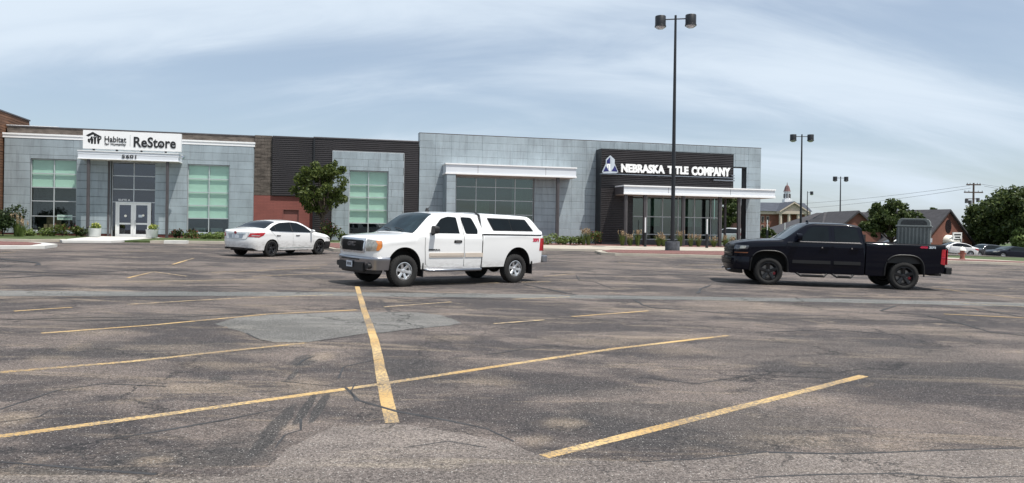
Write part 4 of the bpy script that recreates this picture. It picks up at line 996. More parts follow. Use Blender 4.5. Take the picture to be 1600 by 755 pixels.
        put('brake_caliper', bb.mesh('brake_caliper', 'caliper'), e, raw=True)
    return e
def place_car(name, label, near_f, near_r, wb, half, group=None):
    # near_f / near_r: ground points under the outer faces of the left wheels (half > 0) or the right wheels (half < 0)
    f = Vector(near_f); r = Vector(near_r); d = (f-r).normalized(); left = Vector((-d.y, d.x)); c = (f+r)/2-left*half
    def P(a, b): q_ = c+d*a+left*b; return Vector((q_.x, q_.y, gz(q_.x, q_.y)))
    h = abs(half)
    X = (P(wb/2, 0)-P(-wb/2, 0)).normalized(); Y = (P(0, h)-P(0, -h)).normalized(); Z = X.cross(Y).normalized(); Y = Z.cross(X)
    z = (P(wb/2, h).z+P(wb/2, -h).z+P(-wb/2, h).z+P(-wb/2, -h).z)/4
    R = Matrix((X, Y, Z)).transposed()
    return thing(name, label, 'car' if 'pickup' not in name else 'pickup truck', (c.x, c.y, z), R, group)
def seam_tube(B, parent, pts, side, name='door_seam', r=.0055, m='black_plastic'):
    P = []; 
    for i in range(len(pts)-1):
        a, b = Vector(pts[i]), Vector(pts[i+1]); n = max(1, int((b-a).length/.08))
        for k in range(n): P.append(a.lerp(b, k/n))
    P.append(Vector(pts[-1])); mb = MB(); mb.tube([(B.warp(p.x, p.y), side*(B.side(p.x, p.y)+.001), p.y) for p in P], r, 5)
    return obj(name, mb, m, parent)
def mirror_part(parent, x, y, z, sg, w=.30, h=.26, m='black_plastic', d=.14):
    e = MB(); P = rpoly([(y+sg*.02, z), (y+sg*w, z+.02), (y+sg*(w+.01), z+h-.03), (y+sg*.06, z+h)], .06)
    e.prism([(a, b_) for a, b_ in P], x-d/2, x+d/2, axes='yz'); e.tube([(x+.02, y-sg*.06, z-.04), (x, y+sg*.12, z+.03)], .035)
    o = obj('door_mirror', e, m, parent)
    b = o.modifiers.new('b', 'BEVEL'); b.width = .02; b.segments = 2; b.limit_method = 'ANGLE'; return o
def bevel(o, w=.01, seg=2):
    b = o.modifiers.new('bevel', 'BEVEL'); b.width = w; b.segments = seg; b.limit_method = 'ANGLE'; b.angle_limit = math.radians(35); return o

# ------------------------------------------------------------------ white pickup with a bed cap
def white_pickup():
    wb = 3.62; u, _ = uv(632, 424); u2, _ = uv(805, 424)
    t = place_car('pickup_truck', 'white extended-cab pickup with a white cap over its bed, parked facing left', (u*18.5, 18.5), (u2*20.8, 20.8), wb, .99)
    B = Body(zt=[(-2.80, 1.34), (-.62, 1.345), (-.60, 1.60), (-.58, 1.86), (-.50, 1.91), (.2, 1.935), (.80, 1.90), (.98, 1.83), (1.18, 1.68), (1.55, 1.40), (1.66, 1.355), (2.1, 1.32), (2.45, 1.28), (2.62, 1.245), (2.70, 1.20)],
             sill=[(-2.85, .56), (-2.4, .50), (-1.2, .44), (1.3, .44), (2.2, .50), (2.7, .52)], W=[(-2.8, .985), (-1, 1.0), (1, 1.0), (2.1, .99), (2.7, .965)], belt=[(-2.8, 1.30), (.9, 1.30), (1.6, 1.24), (2.1, 1.19), (2.7, 1.12)],
             tumble=.30, nose=(2.36, 2.70, 4.4), tail=(-2.80, -2.95, 3), lean_f=[(.4, .0), (1.0, .02), (1.25, -.03)], lean_r=[(.3, 0), (2, 0)],
             arches=[(1.81, .50, .60, .40), (-1.81, .50, .60, .40)], r=.075, crown=.035, bulge=.05, arch_p=2.15)
    body = put('body', B.mesh('body', 'paint_white', -.60, 2.70), t)
    B2 = Body(zt=[(-2.95, 1.35), (-.6, 1.35)], sill=[(-2.95, .58), (-2.4, .52), (-1.2, .46), (-.6, .46)], W=[(-2.95, .975), (-.6, .995)], belt=[(-2.9, 1.45), (-.6, 1.45)], tumble=.2, nose=(0, 1, 3), tail=(-2.78, -2.86, 3.5), lean_f=[(0, 0), (2, 0)], lean_r=[(0, 0), (2, 0)], arches=[(-1.90, .49, .60, .40)], r=.03, crown=.01, bulge=.05, arch_p=2.15)
    bed = put('cargo_bed', B2.mesh('cargo_bed', 'paint_white', -2.855, -.625), t)
    # cap over the bed
    C = Body(zt=[(-2.84, 1.40), (-2.80, 1.46), (-2.42, 1.86), (-2.32, 1.895), (-.6, 1.94)], sill=[(-2.84, 1.365), (-.6, 1.365)], W=[(-2.84, .955), (-.6, .97)], belt=[(-2.84, 1.38), (-.6, 1.38)], tumble=.27, nose=(0, 1, 3), tail=(-2.78, -2.845, 4), lean_f=[(0, 0), (2, 0)], lean_r=[(0, 0), (2, 0)], arches=[], r=.09, crown=.03, bulge=0)
    cap = put('bed_cap', C.mesh('bed_cap', 'paint_white', -2.84, -.635), t)
    skin(C, 'cap_window_frame', rpoly([(-.84, 1.80), (-2.22, 1.785), (-2.50, 1.45), (-1.02, 1.45)], .05), 'black_plastic', cap, eps=.006)
    for a in ([(-.88, 1.775), (-1.61, 1.768), (-1.68, 1.475), (-1.05, 1.475)], [(-1.63, 1.768), (-2.21, 1.76), (-2.45, 1.475), (-1.70, 1.475)]):
        skin(C, 'cap_window', rpoly(a, .03), 'car_glass', cap, eps=.011, thick=.006)
    skin(C, 'cap_window', rpoly([(-.84, 1.80), (-2.22, 1.785), (-2.50, 1.45), (-1.02, 1.45)], .05), 'car_glass', cap, side=-1)
    skin(B2, 'cap_seal', [(-2.83, 1.330), (-.64, 1.330), (-.64, 1.352), (-2.83, 1.352)], 'black_plastic', bed, eps=.004)
    # glass
    skin(B, 'windshield', rpoly([(.86, -.90), (.86, .90), (1.57, 1.0), (1.60, .0), (1.57, -1.0)], .05), 'windshield', t, mode='top', eps=.006)
    mb = MB()
    for y0, y1 in ((.55, -.05), (-.1, -.62)): mb.tube([(1.60, y0, 1.42), (1.54, (y0+y1)/2, 1.455), (1.50, y1, 1.475)], .012, 5)
    obj('windshield_wipers', mb, 'black_plastic', t)
    FWp = [(1.08, 1.335), (.13, 1.335), (.19, 1.79), (.46, 1.80), (.68, 1.74)]; RWp = [(-.07, 1.335), (-.45, 1.34), (-.475, 1.46), (-.31, 1.79), (.05, 1.80)]
    for sd in (1, -1):
        d1 = skin(B, 'front_door', rpoly([(1.21, 1.30), (1.21, .95), (1.18, .56), (1.06, .475), (-.01, .475), (.01, 1.0), (.04, 1.84), (.46, 1.845), (.74, 1.78), (1.18, 1.36)], .05), 'paint_white', t, side=sd, eps=.004)
        d2 = skin(B, 'rear_door', rpoly([(-.025, .475), (-.66, .475), (-.70, .9), (-.66, 1.4), (-.52, 1.83), (.02, 1.84), (-.01, 1.0)], .05), 'paint_white', t, side=sd, eps=.004)
        seam_tube(B, d1, [(1.225, 1.32), (1.225, .95), (1.19, .55)], sd); seam_tube(B, d2, [(.022, 1.84), (.0, 1.2), (-.017, .5)], sd)
        skin(B, 'side_window', rpoly(FWp, .045), 'car_glass', d1, side=sd, eps=.010); skin(B, 'side_window', rpoly(RWp, .07), 'car_glass', d2, side=sd, eps=.010)
        skin(B, 'trim_strip', [(1.09, .74), (.01, .74), (.01, .85), (1.09, .85)], 'beige_trim', d1, side=sd, eps=.020, thick=.02); skin(B, 'trim_strip', [(-.04, .74), (-.63, .74), (-.63, .85), (-.04, .85)], 'beige_trim', d2, side=sd, eps=.020, thick=.02)
        skin(B, 'trim_strip', [(1.07, .765), (.03, .765), (.03, .775), (1.07, .775)], 'dull_chrome', d1, side=sd, eps=.022, thick=.02)
        skin(B, 'door_handle', rpoly([(.33, 1.11), (.08, 1.11), (.08, 1.185), (.33, 1.185)], .03), 'black_plastic', d1, side=sd, eps=.012)
        skin(B, 'door_handle', rpoly([(.28, 1.13), (.13, 1.13), (.13, 1.15), (.28, 1.15)], .01), 'chrome', d1, side=sd, eps=.026)
        mirror_part(t, 1.00, sd*.97, 1.34, sd, .24, .22)
    mb = MB(); mb.tube([(-.60, .965, .47), (-.613, .99, .8), (-.613, 1.0, 1.1), (-.613, .995, 1.36)], .017, 6); obj('cab_seam', mb, 'black_plastic', body)
    mb = MB(); mb.tube([(-.617, .905, 1.37), (-.60, .86, 1.6), (-.60, .80, 1.86), (-.60, .6, 1.945)], .024, 6); obj('cab_gap', mb, 'black_plastic', t)
    put('badge', text_mesh('SIERRA', .1, .002, .004, material='letter_black', target_w=.36, target_h=.042), t, (1.12, B.side(1, .93)+.012, .915), rot=(PI/2, 0, PI))
    put('badge', text_mesh('Z71', .1, .002, .012, material='decal_red', target_w=.24, target_h=.10), t, (-2.42, B2.side(-2.5, 1.2)+.006, 1.155), rot=(PI/2, 0, PI))
    # nose
    gw = .60
    g = skin(B, 'grille_surround', rpoly([(-gw, .845), (gw, .845), (gw+.02, 1.20), (-gw-.02, 1.20)], .06), 'chrome', t, mode='wrap', eps=.035, thick=.05)
    skin(B, 'grille', rpoly([(-gw+.06, .885), (gw-.06, .885), (gw-.05, 1.155), (-gw+.05, 1.155)], .04), 'black_plastic', g, mode='wrap', eps=.040, thick=.02)
    mb = MB()
    for i in range(19):
        y = -.51+i*1.02/18; x = B.warp(B.arc(y)[0], 1.05)+.047
        mb.box(x-.01, x+.008, y-.007, y+.007, .895, 1.145)
    for z in (1.0, 1.10): pass
    obj('grille_bars', mb, 'dark_alloy', g)
    put('emblem', text_mesh('GMC', .1, .008, .006, material='column', target_w=.40, target_h=.11), g, (B.nose[1]+.075, -.20, 1.0), rot=(PI/2, 0, PI/2))
    for sg in (-1, 1):
        pl = [(sg*.645, .885), (sg*1.03, .905), (sg*1.12, 1.0), (sg*1.10, 1.155), (sg*.665, 1.185)]
        hl = skin(B, 'headlight', rpoly(pl, .03), 'lamp_clear', t, mode='wrap', eps=.010, thick=.02, step=.05)
        skin(B, 'turn_signal', rpoly([(sg*.97, .915), (sg*1.03, .915), (sg*1.11, 1.0), (sg*1.09, 1.145), (sg*.94, 1.155), (sg*1.0, 1.07)], .02), 'amber', hl, mode='wrap', eps=.013, thick=.006, step=.04)
        mb = MB(); x = B.warp(B.arc(sg*.80)[0], 1.0); 
    # chrome bumper
    half = [(2.80, 0), (2.795, .3), (2.765, .60), (2.68, .85), (2.50, .985), (2.28, 1.01), (2.24, 1.005)]
    path = smoothpath([(a, b_) for a, b_ in half[::-1]]+[(a, -b_) for a, b_ in half[1:]], 40)[::-1]; path = [(a, b_) for a, b_ in path][::-1]
    mb = MB(); sweep(mb, path, [(-.06, .43), (-.05, .43), (-.035, .50), (-.02, .57), (.0, .65), (.012, .70), (.006, .735), (-.02, .755), (-.07, .755)]); bm_ = obj('front_bumper', mb, 'dull_chrome', t, smooth=50)
    mb = MB(); sweep(mb, [p for p in path if abs(p[1]) < 1.0], [(-.12, .34), (-.07, .34), (-.055, .44), (-.12, .44)]); obj('air_dam', mb, 'black_plastic', t, smooth=50)
    mb = MB(); mb.box(2.60, 2.795, -.62, .62, .40, .60); obj('lower_grille', mb, 'black_plastic', bm_)
    mb = MB(); sweep(mb, [p for p in path if abs(p[1]) < .70], [(-.08, .40), (-.012, .41), (-.004, .60), (-.08, .605)]); obj('valance', mb, 'black_plastic', bm_, smooth=50)
    mb = MB(); mb.box(2.70, 2.822, -.44, .44, .665, .70); obj('bumper_slot', mb, 'black_plastic', bm_)
    mb = MB()
    for sg in (-1, 1): mb.lathe([(.0, .0), (.055, .0), (.065, -.05), (.0, -.05)], (0, 0, 0), 14, 'y')
    for sg in (-1, 1):
        mb = MB(); mb.tube([(2.55, sg*.78, .53), (2.745, sg*.78, .53)], .07, 14); obj('fog_light', mb, 'black_plastic', bm_)
    pl = obj('licence_plate', MB().box(2.818, 2.826, -.155, .155, .475, .63), 'plate', bm_)
    for yy, w_ in ((-.09, .03), (-.045, .03), (.0, .02), (.04, .03), (.085, .03)): obj('plate_mark', MB().box(2.827, 2.829, yy-w_/2, yy+w_/2, .515, .585), 'column', bm_)
    # running boards, flaps, rear end
    for sg in (-1, 1):
        mb = MB(); mb.tube([(1.20, sg*.86, .43), (1.10, sg*1.02, .405), (-.55, sg*1.02, .405), (-.66, sg*.86, .43)], .042, 10); obj('running_board', mb, 'dull_chrome', t, smooth=50)
        tl = skin(B2, 'tail_light', rpoly([(-2.70, .90), (-2.852, .90), (-2.852, 1.26), (-2.72, 1.26)], .02), 'tail_red', t, side=sg, eps=.008, step=.04)
        for xf in (-2.42, 1.26): obj('mud_flap', MB().box(xf-.012, xf+.012, sg*.72, sg*.985, .24, .60), 'black_plastic', t)
        obj('bed_side_badge', MB().box(-2.862, -2.855, sg*.80, sg*.965, .90, 1.26), 'tail_red', t)
    obj('inner_arch', MB().box(1.0, 2.5, -.62, .62, .45, 1.15), 'underbody', t); obj('inner_arch', MB().box(-2.6, -1.2, -.62, .62, .6, 1.2), 'underbody', t)
    obj('frame_rail', MB().box(-2.7, 2.4, -.55, -.4, .42, .56).box(-2.7, 2.4, .4, .55, .42, .56), 'underbody', t)
    obj('axle', MB().tube([(1.81, -.8, .4), (1.81, .8, .4)], .05).tube([(-1.81, -.8, .4), (-1.81, .8, .4)], .06).lathe([(0, -.14), (.15, -.1), (.17, 0), (.15, .1), (0, .14)], (-1.81, 0, .40), 14, 'y'), 'underbody', t)
    obj('exhaust', MB().tube([(-.2, .35, .40), (-1.1, .45, .40), (-1.25, .75, .42)], .05), 'black_plastic', t)
    mb = MB(); mb.box(-3.02, -2.86, -.98, .98, .56, .76); bevel(obj('rear_bumper', mb, 'dull_chrome', t), .025)
    obj('bumper_step', MB().box(-3.03, -2.98, -.3, .3, .60, .72), 'black_plastic', t)
    mb = MB(); mb.lathe([(0, .10), (.035, .08), (.06, .0), (0, 0)], (.55, -.0, 1.93), 8); mb.tube([(.55, 0, 1.95), (.47, 0, 2.06)], [.018, .008]); obj('antenna', mb, 'black_plastic', t)
    for x in (1.81, -1.81):
        for sg in (1, -1): wheel(t, x, sg*.86, .40, .27, .222, 6, 'alloy', style='six')
    return t
white_pickup()

# ------------------------------------------------------------------ black crew-cab pickup
def black_pickup():
    wb = 3.93; u, _ = uv(1199.7, 424); u2, _ = uv(1413.7, 424)
    t = place_car('pickup_truck', 'black crew-cab pickup with an open bed, parked facing left', (u*22.7, 22.7), (u2*22.2, 22.2), wb, .99)
    B = Body(zt=[(-.82, 1.40), (-.80, 1.60), (-.76, 1.84), (-.66, 1.92), (-.1, 1.965), (.55, 1.965), (.80, 1.93), (.95, 1.85), (1.55, 1.455), (1.64, 1.425), (2.2, 1.395), (2.65, 1.35), (2.95, 1.29), (3.03, 1.24)],
             sill=[(-.9, .40), (1.3, .40), (1.5, .46), (2.4, .46), (3.03, .44)], W=[(-1, 1.0), (1.2, 1.0), (2.2, 1.005), (3.0, .98)], belt=[(-1, 1.345), (1.0, 1.345), (1.6, 1.30), (2.4, 1.25), (3.0, 1.2)],
             tumble=.34, nose=(2.50, 3.04, 3.2), tail=(-3, -4, 3), lean_f=[(.3, -.10), (.7, .03), (1.0, .03), (1.35, -.06)], lean_r=[(.3, 0), (2, 0)],
             arches=[(1.965, .55, .62, .42)], r=.085, crown=.035, bulge=.045, arch_p=3.0)
    body = put('body', B.mesh('body', 'paint_black', -.82, 3.04), t)
    # bed
    B2 = Body(zt=[(-3.16, 1.38), (-.8, 1.38)], sill=[(-3.16, .58), (-2.6, .50), (-1.4, .40), (-.8, .40)], W=[(-3.16, .985), (-.8, 1.0)], belt=[(-3.2, 1.6), (-.8, 1.6)], tumble=.2, nose=(0, 1, 3), tail=(-3.08, -3.16, 3.5), lean_f=[(0, 0), (2, 0)], lean_r=[(0, 0), (2, 0)], arches=[(-1.965, .55, .62, .42)], r=.03, crown=.0, bulge=.045, arch_p=3.0)
    bedm = B2.mesh('cargo_bed', 'paint_black', -3.155, -.855)
    bed = put('cargo_bed', bedm, t)
    # open the bed: remove the top and add inner walls
    b = bmesh.new(); b.from_mesh(bedm); kill = [f for f in b.faces if all(v.co.z > 1.375 and abs(v.co.y) < .97 for v in f.verts)]
    bmesh.ops.delete(b, geom=kill, context='FACES'); b.to_mesh(bedm); b.free()
    mb = MB(); mb.box(-3.07, -.88, -.86, .86, .80, .84)
    for sg in (1, -1): mb.box(-3.07, -.88, sg*.86, sg*.90, .80, 1.378); mb.box(-3.15, -.86, sg*.88, sg*.955, 1.372, 1.396)
    mb.box(-.90, -.86, -.9, .9, .8, 1.378); mb.box(-3.14, -3.07, -.88, .88, .78, 1.385); obj('bed_liner', mb, 'black_plastic', bed)
    skin(B, 'windshield', rpoly([(.92, -.90), (.92, .90), (1.56, 1.0), (1.60, 0), (1.56, -1.0)], .05), 'windshield', t, mode='top', eps=.006)
    for sd in (1, -1):
        d1 = skin(B, 'front_door', rpoly([(1.36, 1.34), (1.36, .95), (1.32, .50), (.13, .43), (.13, 1.2), (.16, 1.86), (.70, 1.86), (.86, 1.78), (1.30, 1.42)], .05), 'paint_black', t, side=sd, eps=.004)
        d2 = skin(B, 'rear_door', rpoly([(.11, .43), (-.74, .43), (-.76, 1.3), (-.70, 1.84), (.14, 1.86), (.11, 1.2)], .05), 'paint_black', t, side=sd, eps=.004)
        skin(B, 'side_window', rpoly([(1.10, 1.385), (.22, 1.385), (.22, 1.83), (.68, 1.82), (.80, 1.74)], .03), 'car_glass', d1, side=sd, eps=.010)
        skin(B, 'side_window', rpoly([(.05, 1.385), (-.66, 1.385), (-.67, 1.50), (-.60, 1.80), (.05, 1.83)], .03), 'car_glass', d2, side=sd, eps=.010)
        skin(B, 'belt_trim', [(1.12, 1.362), (-.68, 1.362), (-.68, 1.378), (1.12, 1.372)], 'column', t, side=sd, eps=.012)
        for dd, a, b_ in ((d1, 1.28, .17), (d2, .07, -.70)): skin(B, 'trim_strip', [(a, .70), (b_, .70), (b_, .80), (a, .80)], 'black_plastic', dd, side=sd, eps=.022, thick=.02)
        for dd, a in ((d1, .34), (d2, -.52)): skin(B, 'door_handle', rpoly([(a+.13, 1.17), (a-.13, 1.17), (a-.13, 1.225), (a+.13, 1.225)], .02), 'paint_black', dd, side=sd, eps=.035, thick=.03); 
        for dd, a in ((d1, .43), (d2, -.43)): skin(B, 'door_lock', rpoly([(a+.02, 1.18), (a-.02, 1.18), (a-.02, 1.22), (a+.02, 1.22)], .01), 'chrome', dd, side=sd, eps=.038)
        mirror_part(t, 1.12, sd*.96, 1.40, sd, .25, .22, 'paint_black')
        for a, b_ in ((1.12, .27), (.07, -.50)):
            mb = MB(); mb.tube([(a+.04, sd*.90, .42), (a-.08, sd*1.04, .325), (b_+.08, sd*1.04, .325), (b_-.04, sd*.90, .42)], .032, 8); mb.box(a-.12, b_+.12, sd*.97, sd*1.09, .33, .365); obj('side_step', mb, 'black_plastic', t, smooth=50)
        # wheel-arch flares
        for Bx, xw in ((B, 1.965), (B2, -1.965)):
            mb = MB(); P = []
            for k in range(0, 25):
                th = PI*k/24; c, s_ = math.cos(th), math.sin(th); R, Rz = .565, .635; pe = 2/3.0
                px_ = xw+R*math.copysign(abs(c)**pe, c); pz = .42+Rz*abs(s_)**pe; P.append((px_, sd*(Bx.side(px_, pz)+.008), pz))
            mb.tube(P, .024, 6); obj('wheel_arch', mb, 'black_plastic', t, smooth=60)
        tl = skin(B2, 'tail_light', rpoly([(-2.98, .82), (-3.157, .78), (-3.157, 1.26), (-3.0, 1.25)], .02), 'tail_red', t, side=sd, eps=.010, step=.04)
        obj('tail_light_face', MB().box(-3.172, -3.157, sd*.80, sd*.972, .80, 1.25), 'tail_red', t)
        skin(B2, 'tail_light_bar', rpoly([(-3.0, 1.0), (-3.155, 1.0), (-3.155, 1.03), (-3.0, 1.03)], .004), 'decal_red', tl, side=sd, eps=.013, step=.04)
    b4 = text_mesh('4X4', .1, .002, .010, material='decal_red', target_w=.22, target_h=.07); put('badge', b4, t, (-2.38, B2.side(-2.6, 1.3)+.006, 1.27), rot=(PI/2, 0, PI))
    b4 = text_mesh('Z71', .1, .002, .010, material='logo_silver', target_w=.20, target_h=.07); put('badge', b4, t, (-2.62, B2.side(-2.6, 1.3)+.006, 1.27), rot=(PI/2, 0, PI))
    # nose
    g = skin(B, 'grille', rpoly([(-.72, .86), (.72, .86), (.74, 1.19), (-.74, 1.19)], .04), 'black_plastic', t, mode='wrap', eps=.03, thick=.05)
    for z in (.93, 1.02, 1.11): skin(B, 'grille_bar', [(-.70, z), (.70, z), (.70, z+.03), (-.70, z+.03)], 'paint_black', g, mode='wrap', eps=.045, thick=.03)
    put('emblem', MB().box(-.0, .02, -.14, .14, -.045, .045).mesh('emblem', 'dark_alloy'), g, (3.09, 0, 1.06))
    for sg in (-1, 1):
        hl = skin(B, 'headlight', rpoly([(sg*.76, 1.06), (sg*1.22, 1.08), (sg*1.25, 1.20), (sg*.78, 1.20)], .03), 'lamp_dark', t, mode='wrap', eps=.012, step=.05)
        skin(B, 'headlight_lens', rpoly([(sg*.98, 1.09), (sg*1.15, 1.10), (sg*1.17, 1.18), (sg*1.0, 1.18)], .02), 'lamp_clear', hl, mode='wrap', eps=.017, thick=.006, step=.05)
        skin(B, 'turn_signal', rpoly([(sg*.80, .955), (sg*1.22, .955), (sg*1.24, .985), (sg*.80, .978)], .01), 'amber_dim', t, mode='wrap', eps=.014, step=.05)
        skin(B, 'fog_light', rpoly([(sg*.96, .58), (sg*1.02, .58), (sg*1.03, .76), (sg*.98, .74)], .02), 'lamp_clear', t, mode='wrap', eps=.03, step=.05)
    half = [(3.13, 0), (3.12, .35), (3.07, .65), (2.93, .89), (2.74, 1.0), (2.56, 1.015)]
    path = smoothpath([(a, b_) for a, b_ in half[::-1]]+[(a, -b_) for a, b_ in half[1:]], 40)
    mb = MB(); sweep(mb, path, [(-.08, .44), (-.02, .46), (.01, .56), (.01, .74), (-.01, .84), (-.08, .86)]); fb_ = obj('front_bumper', mb, 'paint_black', t, smooth=50)
    mb = MB(); sweep(mb, [p for p in path if p[0] > 2.75], [(-.18, .34), (-.09, .33), (-.03, .45), (-.12, .46)]); obj('air_dam', mb, 'black_plastic', t, smooth=50)
    for i in range(4): skin(B, 'bumper_vent', rpoly([(-.75, .60+i*.055), (.75, .60+i*.055), (.75, .625+i*.055), (-.75, .625+i*.055)], .005), 'dark_alloy', fb_, mode='wrap', eps=.12, thick=.02)
    for sg in (-1, 1): mb = MB(); mb.tube([(3.05, sg*.62, .44), (3.12, sg*.62, .42), (3.13, sg*.54, .42), (3.05, sg*.54, .44)], .018); obj('tow_hook', mb, 'dull_chrome', fb_)
    mb = MB(); mb.box(-3.32, -3.17, -.95, .95, .62, .72); mb.box(-3.30, -3.14, -.98, -.62, .52, .72); mb.box(-3.30, -3.14, .62, .98, .52, .72); mb.box(-3.34, -3.0, -.2, .2, .42, .52); bevel(obj('rear_bumper', mb, 'black_plastic', t), .015)
    obj('inner_arch', MB().box(1.2, 2.75, -.62, .62, .48, 1.2), 'underbody', t); obj('inner_arch', MB().box(-2.7, -1.2, -.62, .62, .62, .79), 'underbody', t)
    obj('underframe', MB().box(-3.0, 2.6, -.55, -.4, .46, .6).box(-3.0, 2.6, .4, .55, .46, .6).box(.2, 1.0, -.3, .3, .35, .5), 'underbody', t)
    obj('axle', MB().tube([(1.965, -.8, .42), (1.965, .8, .42)], .05).tube([(-1.965, -.8, .42), (-1.965, .8, .42)], .06).lathe([(0, -.14), (.15, -.1), (.17, 0), (.15, .1), (0, .14)], (-1.965, 0, .42), 14, 'y'), 'underbody', t)
    mb = MB(); mb.lathe([(0, .08), (.03, .07), (.05, 0), (0, 0)], (.70, .25, 1.955), 8); obj('antenna', mb, 'paint_black', t)
    for x in (1.965, -1.965):
        for sg in (1, -1): wheel(t, x, sg*.86, .418, .275, .275, 5, 'dark_alloy', style='five', caliper=('rear' if True else 'front'))
    # crate in the bed (its own thing)
    Rm = t.matrix_basis if False else t.matrix_world
    bpy.context.view_layer.update(); Mw = t.matrix_world.copy()
    p = Mw @ Vector((-2.50, .22, .84)); c = thing('plastic_crate', 'grey ribbed plastic crate with dark mesh window, standing in the black pickup bed', 'crate', p, Mw.to_3x3() @ Matrix.Rotation(math.radians(-24), 3, 'Z'))
    L, Wd, H = .45, .40, 1.33
    prof = [(-L, 0), (L, 0), (L, 1.07), (L+.03, 1.07), (L+.03, 1.11), (L-.005, 1.12), (L-.015, 1.22), (L-.05, 1.29), (L-.12, H), (-L+.12, H), (-L+.05, 1.29), (-L+.015, 1.22), (-L+.005, 1.12), (-L-.03, 1.11), (-L-.03, 1.07), (-L, 1.07)]
    bevel(obj('shell', MB().prism(prof, -Wd, Wd), 'crate', c), .012)
    mb = MB(); mb.box(-L-.04, L+.04, -Wd-.03, Wd+.03, 1.066, 1.116); bevel(obj('rim', mb, 'crate', c), .01)
    for i in range(9): obj('rib', MB().box(-.40+i*.10-.022, -.40+i*.10+.022, Wd, Wd+.03, .03, 1.05), 'crate', c)
    for i in range(6): obj('rib', MB().box(L, L+.018, -.28+i*.112-.014, -.28+i*.112+.014, .03, 1.05), 'crate', c)
    obj('mesh_window', MB().prism(rpoly([(-.36, 1.135), (.36, 1.135), (.35, 1.21), (.29, 1.28), (-.29, 1.28), (-.35, 1.21)], .04), Wd, Wd+.008), 'crate_dark', c)
    mb = MB(); mb.add([(L+.0, -.32, 1.13), (L+.0, .32, 1.13), (L-.008, .30, 1.22), (L-.008, -.30, 1.22)], [(0, 1, 2, 3)]); mb.add([(L+.006, -.32, 1.13), (L+.006, .32, 1.13), (L-.002, .30, 1.22), (L-.002, -.30, 1.22)], [(3, 2, 1, 0)]); obj('mesh_window', mb, 'crate_dark', c)
    obj('sticker', MB().box(L+.018, L+.023, .02, .14, .62, .74), 'logo_silver', c)
    for z in (.25, .62): obj('hinge', MB().box(-L-.05, -L, Wd-.12, Wd-.02, z, z+.12), 'letter_white', c)
black_pickup()

